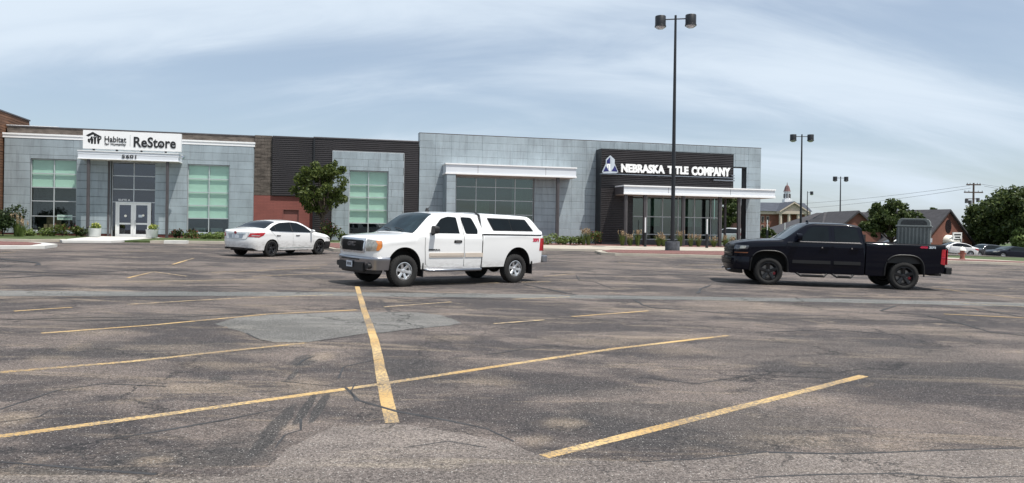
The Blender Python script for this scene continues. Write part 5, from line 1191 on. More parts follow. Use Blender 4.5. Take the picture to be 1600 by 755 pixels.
# ------------------------------------------------------------------ saloons and SUVs
def sedan(label, near_f, near_r, side, paintm, kind='sedan', group=None, detail=2, name='parked_car', rimm='dark_alloy', wb=2.77):
    t = place_car(name, label, near_f, near_r, wb, .895*side, group)
    if kind == 'sedan':
        zt = [(-2.40, .98), (-2.34, 1.06), (-1.95, 1.125), (-1.72, 1.16), (-1.15, 1.38), (-.75, 1.455), (-.2, 1.475), (.25, 1.43), (.75, 1.22), (1.12, 1.04), (1.25, 1.005), (1.7, .93), (2.15, .80), (2.36, .66), (2.40, .60)]
        B = Body(zt=zt, sill=[(-2.42, .38), (-2.0, .27), (1.9, .24), (2.4, .26)], W=[(-2.42, .885), (-1, .915), (1, .915), (2.4, .88)], belt=[(-2.4, .98), (-1.6, 1.00), (.9, .915), (1.4, .86), (2.4, .66)], tumble=.42,
                 nose=(1.80, 2.42, 2.6), tail=(-1.95, -2.42, 2.8), lean_f=[(.2, -.06), (.45, .0), (.9, -.12)], lean_r=[(.2, .08), (.6, 0), (.9, .02), (1.15, .03)], arches=[(1.385, .37, .385, .32), (-1.385, .37, .385, .32)], r=.07, crown=.045, bulge=.06, arch_p=2.1)
        x0, x1 = -2.42, 2.42
        side_w = rpoly([(.92, .955), (-1.42, 1.03), (-1.52, 1.10), (-1.22, 1.25), (-.90, 1.35), (-.3, 1.385), (.12, 1.355), (.55, 1.20)], .05)
        ws = [(.30, -.93), (.30, .93), (1.10, 1.02), (1.14, 0), (1.10, -1.02)]; rw = [(-.98, -.88), (-.98, .88), (-1.70, .96), (-1.72, 0), (-1.70, -.96)]
        roofx = (-.8, .2)
    else:
        zt = [(-2.30, 1.10), (-2.26, 1.35), (-2.05, 1.62), (-1.6, 1.70), (-.5, 1.74), (.2, 1.70), (.55, 1.56), (1.05, 1.18), (1.2, 1.13), (1.8, 1.05), (2.15, .95), (2.3, .82)]
        B = Body(zt=zt, sill=[(-2.3, .40), (2.3, .36)], W=[(-2.3, .91), (2.3, .90)], belt=[(-2.3, 1.12), (.9, 1.06), (1.4, 1.0), (2.3, .8)], tumble=.34, nose=(1.80, 2.32, 2.6), tail=(-2.0, -2.32, 3.2), lean_f=[(.2, -.04), (1, -.05)], lean_r=[(.3, .05), (.8, 0), (1.2, .03), (1.7, .2)], arches=[(1.385, .40, .42, .36), (-1.385, .40, .42, .36)], r=.08, crown=.04, bulge=.05)
        x0, x1 = -2.32, 2.32
        side_w = rpoly([(.92, 1.10), (-1.95, 1.16), (-1.90, 1.48), (-1.5, 1.58), (-.2, 1.62), (.30, 1.56), (.55, 1.42)], .05)
        ws = [(.50, -.93), (.50, .93), (1.05, 1.02), (1.08, 0), (1.05, -1.02)]; rw = None
    put('body', B.mesh('body', paintm, x0, x1, step=.08 if detail > 1 else .14), t)
    skin(B, 'windshield', rpoly(ws, .05), 'windshield', t, mode='top', eps=.006)
    if rw: skin(B, 'rear_window', rpoly(rw, .05), 'car_glass', t, mode='top', eps=.006)
    for sd in (1, -1):
        w = skin(B, 'side_window', side_w, 'car_glass', t, side=sd, eps=.008)
        if detail > 1:
            skin(B, 'window_trim', [(.92, .935), (-1.45, 1.012), (-1.45, 1.027), (.92, .95)], 'dull_chrome', t, side=sd, eps=.010)
            skin(B, 'window_pillar', [(-.22, .985), (-.30, .985), (-.32, 1.37), (-.26, 1.37)], 'black_plastic', w, side=sd, eps=.014)
            skin(B, 'window_pillar', [(-1.16, 1.02), (-1.20, 1.02), (-1.22, 1.25), (-1.19, 1.26)], 'black_plastic', w, side=sd, eps=.014)
            seam_tube(B, t, [(.98, .93), (1.0, .7), (.95, .34), (-.20, .33), (-.26, .98)], sd, r=.004, m='grey_curtain'); seam_tube(B, t, [(-.20, .33), (-.98, .36), (-1.12, .75), (-1.42, 1.0)], sd, r=.004, m='grey_curtain')
            for a in (.02, -1.06): skin(B, 'door_handle', rpoly([(a+.11, .83), (a-.11, .84), (a-.11, .875), (a+.11, .865)], .012), 'chrome', t, side=sd, eps=.022, thick=.02)
            skin(B, 'rocker_line', [(.95, .335), (-.95, .335), (-.95, .35), (.95, .35)], 'grey_curtain', t, side=sd, eps=.006)
        mirror_part(t, .80, sd*.90, .955 if kind == 'sedan' else 1.1, sd, .20, .14, paintm, .10)
        lampz = (.78, .96) if kind == 'sedan' else (.95, 1.2)
        tl = skin(B, 'tail_light', rpoly([(sd*.60, lampz[0]+.02), (sd*1.05, lampz[0]), (sd*1.26, lampz[0]+.08), (sd*1.36, lampz[1]+.01), (sd*1.05, lampz[1]), (sd*.68, lampz[1]-.02)], .02), 'tail_red', t, mode='wrap', end='tail', eps=.010, step=.06)
        if detail > 1: skin(B, 'tail_light_clear', rpoly([(sd*.74, lampz[0]+.05), (sd*1.05, lampz[0]+.045), (sd*1.10, lampz[0]+.08), (sd*.76, lampz[0]+.09)], .01), 'alloy', tl, mode='wrap', end='tail', eps=.013, thick=.006, step=.06)
        skin(B, 'headlight', rpoly([(sd*.55, .60), (sd*.95, .64), (sd*1.30, .76), (sd*.95, .76), (sd*.60, .70)], .02), 'lamp_clear', t, mode='wrap', end='nose', eps=.008, step=.06)
    skin(B, 'grille', rpoly([(-.45, .42), (.45, .42), (.5, .62), (-.5, .62)], .03), 'black_plastic', t, mode='wrap', end='nose', eps=.008)
    if detail > 1:
        skin(B, 'trunk_seam', rpoly([(-.56, .70), (.56, .70), (.66, .98), (-.66, .98)], .06), 'grey_curtain', t, mode='wrap', end='tail', eps=.004, step=.06)
        skin(B, 'trunk_lid', rpoly([(-.545, .712), (.545, .712), (.645, .985), (-.645, .985)], .06), 'paint_white', t, mode='wrap', end='tail', eps=.010, step=.06)
        skin(B, 'trunk_trim', rpoly([(-.50, .905), (.50, .905), (.50, .95), (-.50, .95)], .02), 'chrome', t, mode='wrap', end='tail', eps=.020, thick=.012, step=.06)
        skin(B, 'licence_plate', rpoly([(-.18, .745), (.18, .745), (.18, .875), (-.18, .875)], .01), 'plate', t, mode='wrap', end='tail', eps=.018, thick=.012, step=.06)
        skin(B, 'plate_recess', rpoly([(-.36, .73), (.36, .73), (.42, .90), (-.42, .90)], .03), 'dull_chrome', t, mode='wrap', end='tail', eps=.012, thick=.012, step=.06)
        obj('emblem', MB().lathe([(0, -.01), (.055, -.01), (.055, .005), (0, .005)], (0, 0, 0), 14, 'y'), 'caliper', t, loc=(-2.435, 0, .955), rot=(0, 0, PI/2))
        skin(B, 'bumper_lower', rpoly([(-.95, .30), (.95, .30), (.80, .36), (-.80, .36)], .02), 'black_plastic', t, mode='wrap', end='tail', eps=.008, step=.06)
        for sd in (1, -1): obj('exhaust_tip', MB().tube([(-2.20, sd*.55, .34), (-2.40, sd*.55, .335)], .045, 10), 'black_plastic', t)
        skin(B, 'front_corner_cover', rpoly([(.62, .24), (1.32, .24), (1.36, .58), (.75, .56)], .05), 'black_plastic', t, mode='wrap', end='nose', eps=.010, step=.06)
        skin(B, 'front_corner_cover', rpoly([(-.62, .24), (-1.32, .24), (-1.36, .58), (-.75, .56)], .05), 'black_plastic', t, mode='wrap', end='nose', eps=.010, step=.06)
    obj('inner_arch', MB().box(.9, 2.0, -.62, .62, .25, .72), 'underbody', t); obj('inner_arch', MB().box(-1.95, -.9, -.62, .62, .25, .75), 'underbody', t)
    obj('underbody', MB().box(-1.0, 1.0, -.6, .6, .20, .30).box(-2.1, -1.75, -.6, .6, .24, .34), 'underbody', t)
    r = .33 if kind == 'sedan' else .36
    for x in (1.385, -1.385):
        for sg in (1, -1): wheel(t, x, sg*.79, r, .22, r*.70, 5, rimm, style='double')
    return t
# white saloon: near side = right side; heading up and to the right
rr_ = Vector(gp(424.5, 401.6)); h = math.radians(63)
sedan('white four-door saloon seen from behind, with dark alloy wheels, parked on the left', tuple(rr_+Vector((math.cos(h), math.sin(h)))*2.77), tuple(rr_), -1, 'paint_white', rimm='dark_alloy')
def far_car(label, x, Y, heading, paintm, kind='sedan', group='cars parked on the street beyond the lot', rimm='alloy'):
    h = math.radians(heading); d = Vector((math.cos(h), math.sin(h))); lf = Vector((-d.y, d.x)); c = Vector((x, Y))
    return sedan(label, tuple(c+d*1.385+lf*.895), tuple(c-d*1.385+lf*.895), 1, paintm, kind, group, 1, rimm=rimm)
def xat(px, Y): return uv(px, 400)[0]*Y
far_car('near-black saloon nearest the right edge of the photo, beyond the mulched kerb strip', xat(1577, 77), 77, 184, 'paint_navy')
far_car('charcoal SUV parked second from the right edge, behind the grass strip', xat(1537, 84), 84, 190, 'paint_grey', 'suv')
far_car('dark saloon half hidden behind the charcoal SUV, just right of the white-topped hydrant', xat(1517, 89), 89, 192, 'paint_navy', 'sedan')
far_car('white car showing left of the white-topped hydrant, behind the tail of the black pickup', xat(1489, 82), 82, 178, 'paint_white', 'sedan')
far_car('white SUV seen through the opening in the office wall', xat(1141, 74), 74, 115, 'paint_white', 'suv', None)
far_car('white car whose roof just shows above the bed rail of the black pickup', xat(1396, 78), 78, 183, 'paint_white', 'sedan', None)

# ================================================================== LAMP POSTS, BOLLARDS, PLANTS
def lamp_post(label, px, py_base, D, top_px, s=1.0, heads=2, yaw=0.12, base=True, group='black parking-lot lamp posts', gzv=None):
    u, v = uv(px, py_base); x, y = u*D, D; z0 = gz(x, y) if gzv is None else gzv; zt = at(px, top_px, D).z; H = zt-z0
    t = thing('lamp_post', label, 'lamp post', (x, y, z0), yaw, group)
    if base:
        mb = MB(); mb.lathe([(0, 0), (.42, 0), (.42, .62), (.40, .66), (0, .66)], k=24); obj('concrete_base', mb, 'base_paint', t, smooth=40)
    mb = MB(); mb.tube([(0, 0, .3 if base else 0), (0, 0, H*.5), (0, 0, H)], [.125, .10, .065], 12); obj('pole', mb, 'black_metal', t, smooth=40)
    if base: obj('base_flange', MB().box(-.2, .2, -.2, .2, .66, .69), 'black_metal', t)
    for sg in ((-1, 1) if heads == 2 else (1,)):
        a = obj('arm', MB().tube([(0, 0, H-.22), (sg*.62*s, 0, H-.22)], .035, 8), 'black_metal', t, smooth=40)
        hx = sg*.86*s; r = .31*s; hz = H-.22
        mb = MB(); mb.lathe([(0, .20*s), (r*.96, .20*s), (r, .18*s), (r, -.34*s), (r*1.07, -.36*s), (r*1.07, -.43*s), (r*.98, -.43*s)], (hx, 0, hz), 24); h = obj('lamp_head', mb, 'black_metal', t, smooth=35)
        mb = MB(); mb.lathe([(r*.98, -.43*s), (r*.8, -.50*s), (r*.45, -.555*s), (0, -.57*s)], (hx, 0, hz), 20); obj('lens', mb, 'lamp_lens', h, smooth=60)
    return t
M['base_paint'] = mat('grey_painted_concrete', (.055, .060, .070), .85, var=.5, scale=5, bmp=.3)
lamp_post('tall black twin-head lamp post on a round base in front of the office building', 1050.5, 395.6, 43.0, 24, 1.0, yaw=-.20)
lamp_post('black twin-head lamp post rising behind the hood of the black pickup', 1250.5, 390, 73, 210, .98, yaw=-.05, base=False)
lamp_post('distant twin-head lamp post above the gabled brick roof', 1312, 385, 112, 276, 1.0, yaw=.05, base=False)
lamp_post('farthest lamp post with one head, right of the cupola', 1260.5, 385, 150, 299, 1.0, 1, yaw=.0, base=False)
def light_bollard(label, px, py, D=None, n=None, h0=1.02, h1=2.0, group='white-rod bollards in front of the office'):
    x, y = gp(px, py) if D is None else (uv(px, py)[0]*D, D)
    z = gz(x, y) if D is None else at(px, py, D).z
    t = thing('light_bollard', label, 'bollard', (x, y, z), 0, group)
    obj('post', MB().tube([(0, 0, 0), (0, 0, h0)], .095, 12), 'black_metal', t, smooth=40)
    obj('rod', MB().tube([(0, 0, h0), (0, 0, h1)], .04, 8), 'sign_white', t, smooth=40)
light_bollard('bollard with white rod left of the tall lamp post', 1007.8, 388.3); light_bollard('bollard with white rod right of the tall lamp post', 1104.3, 390.4)
light_bollard('distant white-rod bollard just right of the office corner', 1198.6, 376, 72); light_bollard('distant white-rod bollard in front of the colonnaded brick building', 1226, 378, 78)

def quads(C, size, rng, flat=.0, aspect=1.6):
    n = len(C); a = rng.normal(size=(n, 3)); a[:, 2] *= (1-flat); a /= np.linalg.norm(a, axis=1)[:, None]+1e-9
    b = np.cross(a, rng.normal(size=(n, 3))); b /= np.linalg.norm(b, axis=1)[:, None]+1e-9
    s = (size*rng.uniform(.6, 1.35, n))[:, None]; a = a*s*aspect/2; b = b*s/2
    V = np.empty((n, 4, 3)); V[:, 0] = C-a; V[:, 1] = C+b; V[:, 2] = C+a; V[:, 3] = C-b
    return V.reshape(-1, 3)
def leafmesh(name, V, m):
    n = len(V)//4; me = bpy.data.meshes.new(name); me.vertices.add(n*4); me.vertices.foreach_set('co', V.astype(np.float32).ravel()); me.loops.add(n*4); me.loops.foreach_set('vertex_index', np.arange(n*4, dtype=np.int32))
    me.polygons.add(n); me.polygons.foreach_set('loop_start', np.arange(0, n*4, 4, dtype=np.int32)); me.update(calc_edges=True); me.validate(); me.materials.append(M[m]); return me
def crown_points(rng, clumps, n):
    w = np.array([c[3]**2 for c in clumps]); idx = rng.choice(len(clumps), n, p=w/w.sum()); C = np.array([c[:3] for c in clumps])[idx]; R = np.array([c[3] for c in clumps])[idx]
    d = rng.normal(size=(n, 3)); d /= np.linalg.norm(d, axis=1)[:, None]; r = rng.uniform(.35, 1.0, n)**.5
    r *= 1+.16*rng.normal(size=n)
    return C+d*(R*r)[:, None]*np.array([1, 1, .85])
def tree(label, x, y, z, H, W, trunk_h, n, leaf, m='leaf', seed=1, nclump=34, squash=1.0, group=None, cat='tree', trunk_r=.11, shape='round', name='tree', rad=(.15, .30)):
    rng = np.random.default_rng(seed); t = thing(name, label, cat, (x, y, z), 0, group)
    cl_ = []; cz = (H+trunk_h)/2; hz = (H-trunk_h)/2
    while len(cl_) < nclump:
        p = rng.uniform(-1, 1, 3)
        q_ = p[0]**2+p[1]**2+p[2]**2
        if q_ > 1 or q_ < .12: continue
        k = 1.0
        if shape == 'cone': k = 1.05-.55*(p[2]+1)/2
        if shape == 'wide': k = 1.0 if p[2] < .2 else 1-.25*(p[2]-.2)
        r = rng.uniform(*rad)*min(W/2, hz*1.3)
        cl_.append((p[0]*k*(W/2-r*.8), p[1]*k*(W/2-r*.8), cz+p[2]*(hz-r*.7), r))
    P = crown_points(rng, cl_, n)
    put('crown', leafmesh('crown', quads(P, leaf, rng), m), t)
    mb = MB(); top = cz+hz*.2
    mb.tube([(0, 0, -.2), (.02*W, 0, trunk_h*.6), (0, .02*W, trunk_h), (.03*W, 0, top)], [trunk_r*1.3, trunk_r, trunk_r*.85, trunk_r*.3], 8)
    tr = obj('trunk', mb, 'bark', t, smooth=60)
    for c in cl_[::3]:
        z0 = trunk_h*rng.uniform(.75, 1.25); mb = MB(); mb.tube([(0, 0, z0), (c[0]*.45, c[1]*.45, z0+(c[2]-z0)*.6), (c[0]*.9, c[1]*.9, c[2])], [trunk_r*.5, trunk_r*.3, trunk_r*.1], 5); obj('limb', mb, 'bark', tr, smooth=60)
    return t
# street tree in front of the store
p = fw(fs(503.5, 3.0), 3.0); z = gz(p.x, p.y)+.1
tree('small leafy tree in front of the black corrugated wall', p.x+.02, p.y, z, at(500, 245, p.y).z-z, 4.2, 1.5, 7600, .115, 'leaf', 9, 70, rad=(.10, .21), trunk_r=.10, shape='wide')
def ytree(label, px0, px1, pytop, pybase, D, th, n, leaf, m, seed, ncl=34, shape='round', group=None, **kw):
    pc = (px0+px1)/2; b = at(pc, pybase, D); zt = at(pc, pytop, D).z; W = (px1-px0)/FPX*D
    return tree(label, b.x, b.y, b.z, zt-b.z, W, th, n, leaf, m, seed, ncl, shape=shape, group=group, **kw)
GT = 'background trees beyond the lot'
ytree('broad green tree between the gabled roof and the grey crate, behind the black pickup bed', 1335, 1450, 308, 386, 66, .4, 9500, .17, 'leaf_far', 21, 80, 'cone', GT, trunk_r=.14, rad=(.08, .20))
ytree('huge dark tree filling the right edge of the photo', 1536, 1680, 284, 396, 96, 1.0, 24000, .26, 'leaf_far', 12, 110, 'round', GT, trunk_r=.35)
ytree('tall dark tree just right of the utility pole', 1506, 1590, 306, 396, 102, .6, 15000, .25, 'leaf_far', 13, 70, 'round', GT, trunk_r=.3)
ytree('lower tree left of the utility pole, behind the steep brick gable', 1506, 1536, 340, 396, 118, .8, 5000, .24, 'leaf_far', 14, 30, 'round', GT, trunk_r=.2)
ytree('light green shrubby tree beside the huge dark tree at the right edge', 1580, 1630, 350, 400, 92, .3, 4500, .22, 'leaf_light', 15, 26, 'round', GT, trunk_r=.1)
ytree('tree seen through the opening in the office wall', 1112, 1162, 300, 388, 84, 1.0, 9000, .2, 'leaf_far', 16, 44, 'round', GT, trunk_r=.16)
ytree('bushy tree just right of the office corner', 1186, 1212, 354, 384, 92, .3, 3500, .2, 'leaf_far', 17, 22, 'round', GT, trunk_r=.1)
ytree('bare-topped tree peeping above the long dark roof', 1446, 1470, 322, 380, 160, 3, 1400, .3, 'leaf_far', 18, 16, 'round', GT, trunk_r=.2)
# far wood
rng = np.random.default_rng(3); P = []
for k in range(260):
    a = rng.uniform(-1, 1); X = -420+900*((a+1)/2)+0; Y = 330+rng.uniform(-30, 30); h = rng.uniform(5, 10)
    c = np.array([X, Y, gz(60, 200)+h*.45]); q_ = rng.normal(size=(150, 3)); q_ /= np.linalg.norm(q_, axis=1)[:, None]; P.append(c+q_*np.array([h*.75, h*.6, h*.55])*rng.uniform(.5, 1, (150, 1)))
P = np.concatenate(P); put('distant_trees', leafmesh('distant_trees', quads(P, 1.1, rng), 'leaf_far'), kind='stuff')
# shrubs, flowers and grasses
def clump(label, x, y, z, w, h, n, leaf, m, seed, cat='shrub', name='shrub', group=None, m2=None, n2=0, stem=True):
    rng = np.random.default_rng(seed); t = thing(name, label, cat, (x, y, z), 0, group)
    cs = [(rng.uniform(-.3, .3)*w, rng.uniform(-.3, .3)*w, h*rng.uniform(.30, .72), w*rng.uniform(.16, .30)) for _ in range(14)]
    P = crown_points(rng, cs, n); P[:, 2] = np.abs(P[:, 2]); put('foliage', leafmesh('foliage', quads(P, leaf, rng), m), t)
    if m2:
        P = crown_points(rng, cs, n2); P[:, 2] = np.abs(P[:, 2])*1.08+.02; put('flowers', leafmesh('flowers', quads(P, leaf*.8, rng, aspect=1.0), m2), t, kind='stuff')
    mb = MB()
    for k in range(4): a = k*PI/2; mb.tube([(0, 0, 0), (w*.15*math.cos(a), w*.15*math.sin(a), h*.5)], .015, 4)
    put('stems', mb.mesh('stems', 'bark'), t)
    return t
def grass(label, x, y, z, h, seed, group='tall plumed grasses in front of the office'):
    rng = np.random.default_rng(seed); t = thing('ornamental_grass', label, 'grass clump', (x, y, z), 0, group); V = []; F = []; V2 = []
    for k in range(120):
        a = rng.uniform(0, 2*PI); r0 = rng.uniform(0, .12); sp = rng.uniform(.05, .32); hh = h*rng.uniform(.45, .8); w = .012
        b = np.array([r0*math.cos(a), r0*math.sin(a), 0]); m_ = b+np.array([sp*.4*math.cos(a), sp*.4*math.sin(a), hh*.6]); e = b+np.array([sp*math.cos(a), sp*math.sin(a), hh]); nn = np.array([-math.sin(a), math.cos(a), 0])*w
        i = len(V); V += [b-nn, b+nn, m_+nn, m_-nn, e]; F += [(i, i+1, i+2, i+3), (i+3, i+2, i+4)]
    me = bpy.data.meshes.new('blades'); me.from_pydata([tuple(v) for v in V], [], F); me.materials.append(M['leaf_light']); put('blades', me, t)
    P = []
    for k in range(12):
        a = rng.uniform(0, 2*PI); sp = rng.uniform(.02, .30); e = np.array([sp*math.cos(a), sp*math.sin(a), h*rng.uniform(.8, 1.0)])
        for j in range(14): P.append(e+np.array([rng.normal()*.018, rng.normal()*.018, -.02*j]))
    put('plumes', leafmesh('plumes', quads(np.array(P), .05, rng), 'straw'), t); return t
for i, (px, lb) in enumerate(((973, 'left of the first canopy column'), (985, 'right of the first canopy column'), (997, 'left of the second canopy column'), (1030, 'left of the tall lamp post base'), (1037, 'just left of the lamp post base, nearer it'), (1063, 'in front of the third canopy column'), (1080, 'between the third canopy column and the right bollard'), (1092, 'left of the right bollard'), (1116, 'between the right bollard and the fourth canopy column'), (1135, 'between the fourth and fifth canopy columns'), (1145, 'at the fifth canopy column'))):
    n_ = 3.3; p = fw(fs(px, n_), n_); grass('tuft of tall straw-plumed grass '+lb, p.x, p.y, gz(p.x, p.y)+.1, [1.05, .8, 1.15, .95, .8, 1.1, .9, .85, .75, .85, .8][i], 40+i)
def fclump(label, px, n_, w, h, m, seed, **kw):
    p = fw(fs(px, n_), n_); return clump(label, p.x, p.y, gz(p.x, p.y)+.1, w, h, kw.pop('nn', 420), kw.pop('leaf', .075), m, seed, **kw)
GS = 'low plants in front of the grey wall'
fclump('low green plant in the bed just left of the bed-cap canopy column', 856, 3.2, 1.3, .62, 'leaf_light', 60, cat='plant', name='bedding_plant', group=GS)
fclump('low green plant just right of the bed-cap canopy column', 880, 3.2, .9, .52, 'leaf_light', 61, cat='plant', name='bedding_plant', group=GS)
fclump('low green plant midway to the black sign wall', 892, 3.2, .95, .58, 'leaf_light', 62, cat='plant', name='bedding_plant', group=GS)
fclump('green plant left of the tall shaggy grasses', 905, 3.0, .9, .65, 'leaf', 63, cat='plant', name='bedding_plant', group=GS)
for px, sd_ in ((912, 70), (920, 71)):
    p = fw(fs(px, 3), 3); grass('shaggy pinkish grass tuft left of the black sign wall, %s of the pair' % ('left' if px == 912 else 'right'), p.x, p.y, gz(p.x, p.y)+.1, 1.15, sd_)
fclump('reddish flowering shrub at the foot of the black sign wall', 931, 2.8, 1.0, 1.0, 'leaf', 64, m2='leaf_red', n2=90, name='flowering_shrub')
fclump('red-flowering shrub right of the small leafy tree', 517, 3.0, 1.35, 1.35, 'leaf', 65, m2='leaf_red', n2=260, name='flowering_shrub', nn=900)
fclump('dark low shrub at the foot of the small leafy tree', 493, 3.2, .9, .5, 'dark_leaf', 66, nn=700, leaf=.07)
fclump('large dark evergreen shrub at the far left edge', 5, 3.6, 2.1, 1.75, 'dark_leaf', 67, nn=3600, leaf=.085)
p = fw(fs(26, 3.6), 3.6); grass('tall straw-coloured grass tuft right of the dark evergreen shrub', p.x, p.y, gz(p.x, p.y)+.1, 1.35, 68, 'grass tufts by the store')
p = fw(fs(34, 3.9), 3.9); grass('straw-coloured grass tuft left of the far-left window', p.x, p.y, gz(p.x, p.y)+.1, 1.0, 69, 'grass tufts by the store')
for px, w, h, m, lb, m2 in ((46, 1.0, .5, 'leaf_light', 'low green plant under the left jamb of the far-left window', None), (74, 1.1, .55, 'leaf_light', 'low green plant under the middle of the far-left window', None), (98, 1.3, .95, 'leaf', 'red-tinged shrub under the right pane of the far-left window', 'leaf_red'),
    (120, .9, .85, 'leaf', 'red-tinged shrub left of the first entrance column', 'leaf_red'), (130, .8, .7, 'dark_leaf', 'small dark shrub touching the first entrance column', None), (276, .95, .75, 'dark_leaf', 'dark shrub right of the second entrance column', 'leaf_red'),
    (300, 1.1, .65, 'leaf', 'green plant under the left half of the right store window', 'leaf_red'), (322, .9, .45, 'leaf_light', 'low green plant under the middle of the right store window', None), (338, 1.2, .5, 'leaf_light', 'low green plant under the right half of the right store window', None), (537, .9, .6, 'leaf', 'low shrub under the third store window', None)):
    fclump(lb, px, 2.2, w*.85, h*.78, m, int(100+px), m2=m2, n2=60 if m2 else 0, cat='plant', name='bedding_plant', group='low plants in front of the store')
def planter(label, px):
    n_ = 2.4; s_ = fs(px, n_); p = fw(s_, n_); z = gz(p.x, p.y)+.13; t = thing('flower_planter', label, 'planter', (p.x, p.y, z), 0, 'pale round planters at the store entrance')
    mb = MB(); mb.lathe([(0, 0), (.27, 0), (.30, .04), (.325, .42), (.335, .44), (.335, .47), (.29, .47), (.28, .40), (0, .40)], k=24); obj('pot', mb, 'pot', t, smooth=35)
    rng = np.random.default_rng(int(px)); cs = [(rng.uniform(-.16, .16), rng.uniform(-.16, .16), .52+rng.uniform(0, .08), .19) for _ in range(8)]
    put('foliage', leafmesh('foliage', quads(crown_points(rng, cs, 500), .06, rng), 'leaf_light'), t); P = crown_points(rng, cs, 420); P[:, 2] += .04; put('flowers', leafmesh('flowers', quads(P, .055, rng, aspect=1), 'leaf_yellow'), t)
planter('pale round planter of yellow flowers left of the store doors', 148.5); planter('pale round planter of yellow flowers right of the store doors', 238)
# hydrant-like post on the right-hand strip
x, y = gp(1503.5, 408.5); t = thing('fire_hydrant', 'rusty red hydrant with a pale conical top on the kerb strip behind the black pickup', 'hydrant', (x, y, gz(x, y)+.1), 0)
k_ = (at(1503, 385, y).z-gz(x, y)-.1)
obj('barrel', MB().lathe([(0, 0), (.16, 0), (.16, .05), (.12, .07), (.12, k_*.66), (.15, k_*.68), (0, k_*.68)], k=14), 'hydrant_red', t, smooth=35)
obj('bonnet', MB().lathe([(.20, k_*.68), (.19, k_*.74), (.10, k_*.9), (.03, k_*.97), (0, k_)], k=14), 'canvas', t, smooth=35)
for sg in (-1, 1): obj('nozzle', MB().tube([(0, 0, k_*.45), (sg*.20, 0, k_*.45)], .06, 8), 'hydrant_red', t)
# ------------------------------------------------------------------ utility pole and wires
D = 150; b = at(1520, 384, D); zt = at(1520, 286, D).z
t = thing('utility_pole', 'wooden utility pole with two crossarms and transformers, right background', 'utility pole', (b.x, b.y, b.z), 0)
h = zt-b.z; obj('pole', MB().tube([(0, 0, 0), (0, 0, h)], [.26, .17], 8), 'wood', t)
for dz, w in ((.35, 1.45), (1.9, 1.9)): a = obj('crossarm', MB().box(-w, w, -.1, .1, h-dz-.12, h-dz+.12), 'wood', t); [obj('insulator', MB().tube([(q_, 0, h-dz+.12), (q_, 0, h-dz+.36)], .06, 6), 'column', a) for q_ in (-w+.15, -w*.5, w*.5, w-.15)]
for q_, zz in ((-1.45, 3.6), (-.75, 3.9), (.85, 3.4)): obj('transformer', MB().tube([(q_, -.1, h-zz-.5), (q_, -.1, h-zz+.35)], .32, 10), 'column', t)
obj('bracket', MB().box(-1.6, 1.0, -.08, .08, h-3.3, h-3.15), 'wood', t)
def wire(label, a, b_, sag):
    mb = MB(); P = []
    for i in range(25): q_ = i/24; v = a.lerp(b_, q_); v.z -= sag*4*q_*(1-q_); P.append(v)
    c = (a+b_)/2; o = thing('power_line', label, 'power line', tuple(c), 0, 'power lines on the utility pole'); mb.tube([p_-c for p_ in P], .028, 4); put('cable', mb.mesh('cable', 'column'), o)
wire('upper power line running left from the utility pole over the brick roofs', at(1515, 290, D), at(1120, 322, 230), 1.2); wire('lower power line running left from the utility pole', at(1517, 294, D), at(1120, 329, 240), 1.5)
wire('upper power line running right from the utility pole', at(1534, 288, D), at(1720, 297, 170), .8); wire('lower power line running right from the utility pole', at(1538, 291, D), at(1720, 303, 170), .8)

# ------------------------------------------------------------------ brick building with the steep gable (right background)
def world_of(px, py, D): return at(px, py, D)
gA = at(1482, 327, 100); yaw = math.radians(24)        # apex; local x = along the gable front, local y = ridge going back
zb = at(1482, 392, 100).z; hA = gA.z-zb
t = thing('gabled_building', 'brick building with a steep gable, oval window and long dark roof, right background', 'building', (gA.x, gA.y, zb), yaw)
hw = 4.9; Lr = 13
obj('front_wall', MB().prism([(-hw, 0), (hw, 0), (hw, hA-4.45), (0, hA-.12), (-hw, hA-4.45)], 0, .3), 'far_brick', t)
obj('side_wall', MB().box(-hw, -hw+.3, .3, Lr, 0, hA-4.5).box(hw-.3, hw, .3, Lr, 0, hA-4.5), 'far_brick', t)
for sg in (-1, 1):
    mb = MB(); mb.add([(0, -.35, hA), (0, Lr, hA), (sg*(hw+.5), Lr, hA-4.75), (sg*(hw+.5), -.35, hA-4.75), (0, -.35, hA-.25), (0, Lr, hA-.25), (sg*(hw+.5), Lr, hA-5.0), (sg*(hw+.5), -.35, hA-5.0)], [(0, 1, 2, 3), (4, 7, 6, 5), (0, 3, 7, 4), (1, 5, 6, 2), (3, 2, 6, 7), (0, 4, 5, 1)]); obj('roof_slope', mb, 'roof_shingle', t)
zc = at(1482, 354, 100).z-zb
mb = MB(); n = 18; mb.prism([(.62*math.cos(2*PI*i/n), zc+.95*math.sin(2*PI*i/n)) for i in range(n)], -.03, .0); w = obj('oval_window', mb, 'dark_glass', t)
mb = MB(); mb.box(-.8, .6, -.05, .05, 0, at(1485, 378, 100).z-zb); d = obj('doorway', mb, 'dark_glass', t)
for q_ in (-1.0, .8): obj('door_post', MB().box(q_-.08, q_+.08, -1.25, -1.1, 0, at(1485, 378, 100).z-zb), 'stone_trim', t)
mb = MB(); n = 12; zaw = at(1485, 377, 100).z-zb
V = []; F = []
for j, (yy, rr__) in enumerate(((0, 1.0), (-.8, .92), (-1.4, .55), (-1.6, .12))):
    for i in range(n+1): a = PI*i/n; V.append((.95*math.cos(a)-.1, yy*.8, zaw+.85*math.sin(a)*rr__))
for j in range(3):
    for i in range(n): F.append((j*(n+1)+i, j*(n+1)+i+1, (j+1)*(n+1)+i+1, (j+1)*(n+1)+i))
mb.add(V, F); mb.box(-1.07, .87, -1.3, 0, zaw-.2, zaw); obj('awning', mb, 'canvas', t, smooth=50)
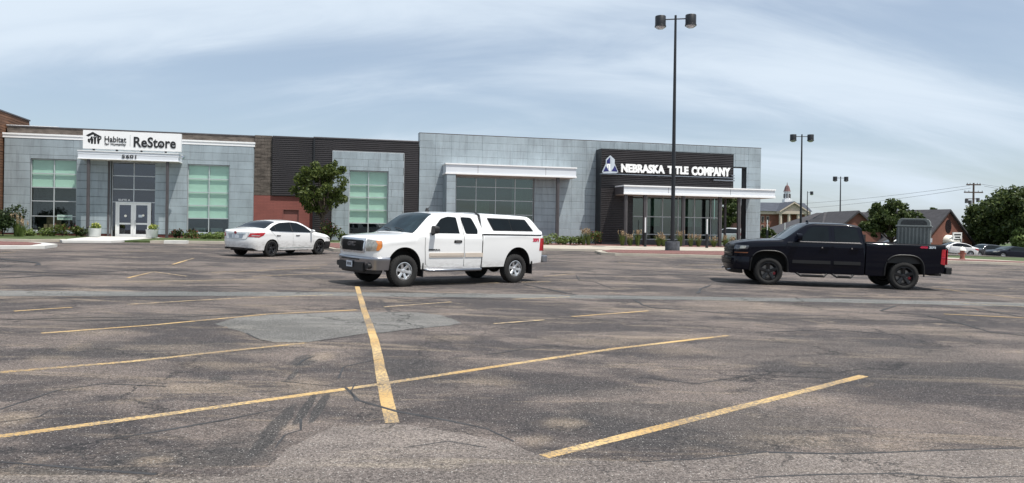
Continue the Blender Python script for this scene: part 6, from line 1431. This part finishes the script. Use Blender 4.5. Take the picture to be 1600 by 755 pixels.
sp = at(1495, 369, 99); sgn = thing('shop_sign', 'white rectangular sign on the brick wall right of the cream awning', 'sign', sp, yaw)
obj('board', MB().box(-.9, .9, -.1, 0, -.8, .5), 'sign_white', sgn)
for zz, w in ((.12, .65), (-.22, .5), (-.56, .65)): obj('dark_stripe', MB().box(-w, w, -.12, -.1, zz, zz+.16), 'letter_black', sgn)
# long low roof with a cross gable
gB = at(1340, 329, 104); zb2 = at(1340, 392, 104).z; hB = gB.z-zb2
t = thing('long_roofed_building', 'long low brick building with dark roof and small gable behind the black pickup', 'building', (gB.x, gB.y, zb2), math.radians(4))
obj('wall', MB().box(-3.6, 11, 3.2, 14, 0, hB-3.0), 'far_brick', t)
mb = MB(); mb.add([(-4.0, 2.6, hB-3.3), (11.5, 2.6, hB-3.3), (11.5, 8.6, hB+.15), (-.5, 8.6, hB-.05), (11.5, 14.6, hB-3.3), (-4.0, 14.6, hB-3.3)], [(0, 1, 2, 3), (3, 2, 4, 5), (0, 3, 5), (1, 4, 2), (0, 5, 4, 1)]); obj('roof', mb, 'roof_shingle', t)
obj('gable_wall', MB().prism([(-3.4, 0), (3.4, 0), (3.4, hB-2.9), (0, hB-.15), (-3.4, hB-2.9)], 0, .3), 'far_brick', t)
for sg in (-1, 1):
    mb = MB(); mb.add([(0, -.4, hB), (0, 8.5, hB), (sg*3.9, 8.5, hB-3.25), (sg*3.9, -.4, hB-3.25), (0, -.4, hB-.3), (sg*3.9, -.4, hB-3.55)], [(0, 1, 2, 3), (0, 3, 5, 4)]); obj('gable_roof', mb, 'roof_shingle', t)
obj('window', MB().box(-1.2, 1.2, -.04, 0, .6, 2.3), 'dark_glass', t)
# low extension continuing left behind the lamp posts
gC = at(1298, 331.5, 112); zb3 = at(1298, 392, 112).z; hC = gC.z-zb3
t = thing('grey_roofed_building', 'plain grey-roofed building left of the small brick gable', 'building', (gC.x, gC.y, zb3), math.radians(3))
obj('wall', MB().box(-8, 5, .6, 10, 0, hC-3.6), 'far_brick', t)
mb = MB(); mb.add([(-9.0, 0, hC-3.7), (6, 0, hC-3.7), (6, 5, hC+.1), (.2, 5, hC), (6, 10.5, hC-3.7), (-9.0, 10.5, hC-3.7)], [(0, 1, 2, 3), (3, 2, 4, 5), (0, 3, 5), (1, 4, 2), (0, 5, 4, 1)]); obj('roof', mb, 'roof_shingle', t)

# ------------------------------------------------------------------ colonnaded brick building with cupola
Dc = 185; c = at(1238, 390, Dc); m1 = Dc/FPX
def Hc(py, px=1238): return at(px, py, Dc).z-c.z
t = thing('colonnaded_building', 'brick building with cream pediment, white columns and cupola, right of the office', 'building', tuple(c), 0)
X = lambda px, dy=0: (px-800)/FPX*(Dc+dy)-c.x
def H2(py, dy, px=1230): return at(px, py, Dc+dy).z-c.z
obj('wall', MB().box(X(1160), X(1270), 2.2, 16, 0, Hc(330)), 'far_brick', t)
obj('cornice', MB().box(X(1159), X(1271), 1.8, 16.3, Hc(335), Hc(330)), 'stone_trim', t)
mb = MB(); zr, ze = H2(317, 9), Hc(330.2); mb.add([(X(1158), 1.5, ze), (X(1273), 1.5, ze), (X(1256, 9), 9, zr), (X(1175, 9), 9, zr), (X(1273), 16.5, ze), (X(1158), 16.5, ze)], [(0, 1, 2, 3), (3, 2, 4, 5), (0, 3, 5), (1, 4, 2), (0, 5, 4, 1)]); obj('roof', mb, 'roof_slate', t)
p0, p1, pa = X(1216), X(1262), X(1239)
obj('pediment', MB().prism([(p0+.4, Hc(330)), (p1-.4, Hc(330)), (pa, Hc(317.5))], -.2, .6), 'stone_trim', t)
for sg, pe in ((-1, p0), (1, p1)):
    mb = MB(); mb.add([(pa, -.8, Hc(314.8)), (pa, 9, Hc(314.8)), (pe, 9, Hc(330)), (pe, -.8, Hc(330)), (pa, -.8, Hc(317.3)), (pe, -.8, Hc(332))], [(0, 1, 2, 3), (0, 3, 5, 4)]); obj('pediment_roof', mb, 'roof_slate', t)
    mb = MB(); mb.add([(pa, -.85, Hc(315.6)), (pe, -.85, Hc(330)), (pe, -.85, Hc(332.2)), (pa, -.85, Hc(317.8)), (pa, -.6, Hc(315.6)), (pe, -.6, Hc(330)), (pe, -.6, Hc(332.2)), (pa, -.6, Hc(317.8))], [(0, 1, 2, 3), (4, 7, 6, 5), (0, 4, 5, 1), (3, 2, 6, 7)]); obj('raking_trim', mb, 'stone_trim', t)
obj('entablature', MB().box(p0, p1, -.6, 2.2, Hc(334.5), Hc(330)), 'stone_trim', t)
for px in (1219, 1232, 1246.5, 1259): obj('column', MB().tube([(X(px), -.1, 0), (X(px), -.1, Hc(334.5))], [.42, .36], 12), 'stone_trim', t, smooth=60)
for px in (1196, 1204, 1226, 1239, 1252, 1266):
    for a, b_ in ((338, 348), (352, 362)):
        w = obj('window', MB().box(X(px-2.2), X(px+2.2), 2.12, 2.2, Hc(b_), Hc(a)), 'stone_trim', t); obj('pane', MB().box(X(px-1.7), X(px+1.7), 2.08, 2.119, Hc(b_)+.1, Hc(a)-.1), 'dark_glass', w)
cx = X(1229, 8.95); cu = obj('cupola', MB().box(cx-.95, cx+.95, 8.0, 9.9, H2(316, 8.95), H2(311.5, 8.95)), 'sign_white', t)
mb = MB(); mb.lathe([(0, H2(312, 8.95)), (.78, H2(312, 8.95)), (.78, H2(301, 8.95)), (.95, H2(300.4, 8.95)), (.95, H2(299.4, 8.95)), (0, H2(299.4, 8.95))], (cx, 8.95, 0), 8); obj('drum', mb, 'sign_white', cu)
for i in range(8):
    a = 2*PI*(i+.5)/8; obj('louvre', MB().box(cx+.73*math.cos(a)-.14, cx+.73*math.cos(a)+.14, 8.95+.73*math.sin(a)-.14, 8.95+.73*math.sin(a)+.14, H2(309.8, 8.95), H2(303, 8.95)), 'dark_glass', cu)
mb = MB(); mb.lathe([(1.0, H2(299.4, 8.95)), (.80, H2(297, 8.95)), (.66, H2(293.5, 8.95)), (.42, H2(290.5, 8.95)), (.14, H2(289.5, 8.95)), (.05, H2(286, 8.95)), (0, H2(284.5, 8.95))], (cx, 8.95, 0), 8); obj('bell_roof', mb, 'copper', cu, smooth=30)
obj('finial', MB().tube([(cx, 8.95, H2(289.5, 8.95)), (cx, 8.95, H2(284.5, 8.95))], [.08, .02], 6), 'column', cu)
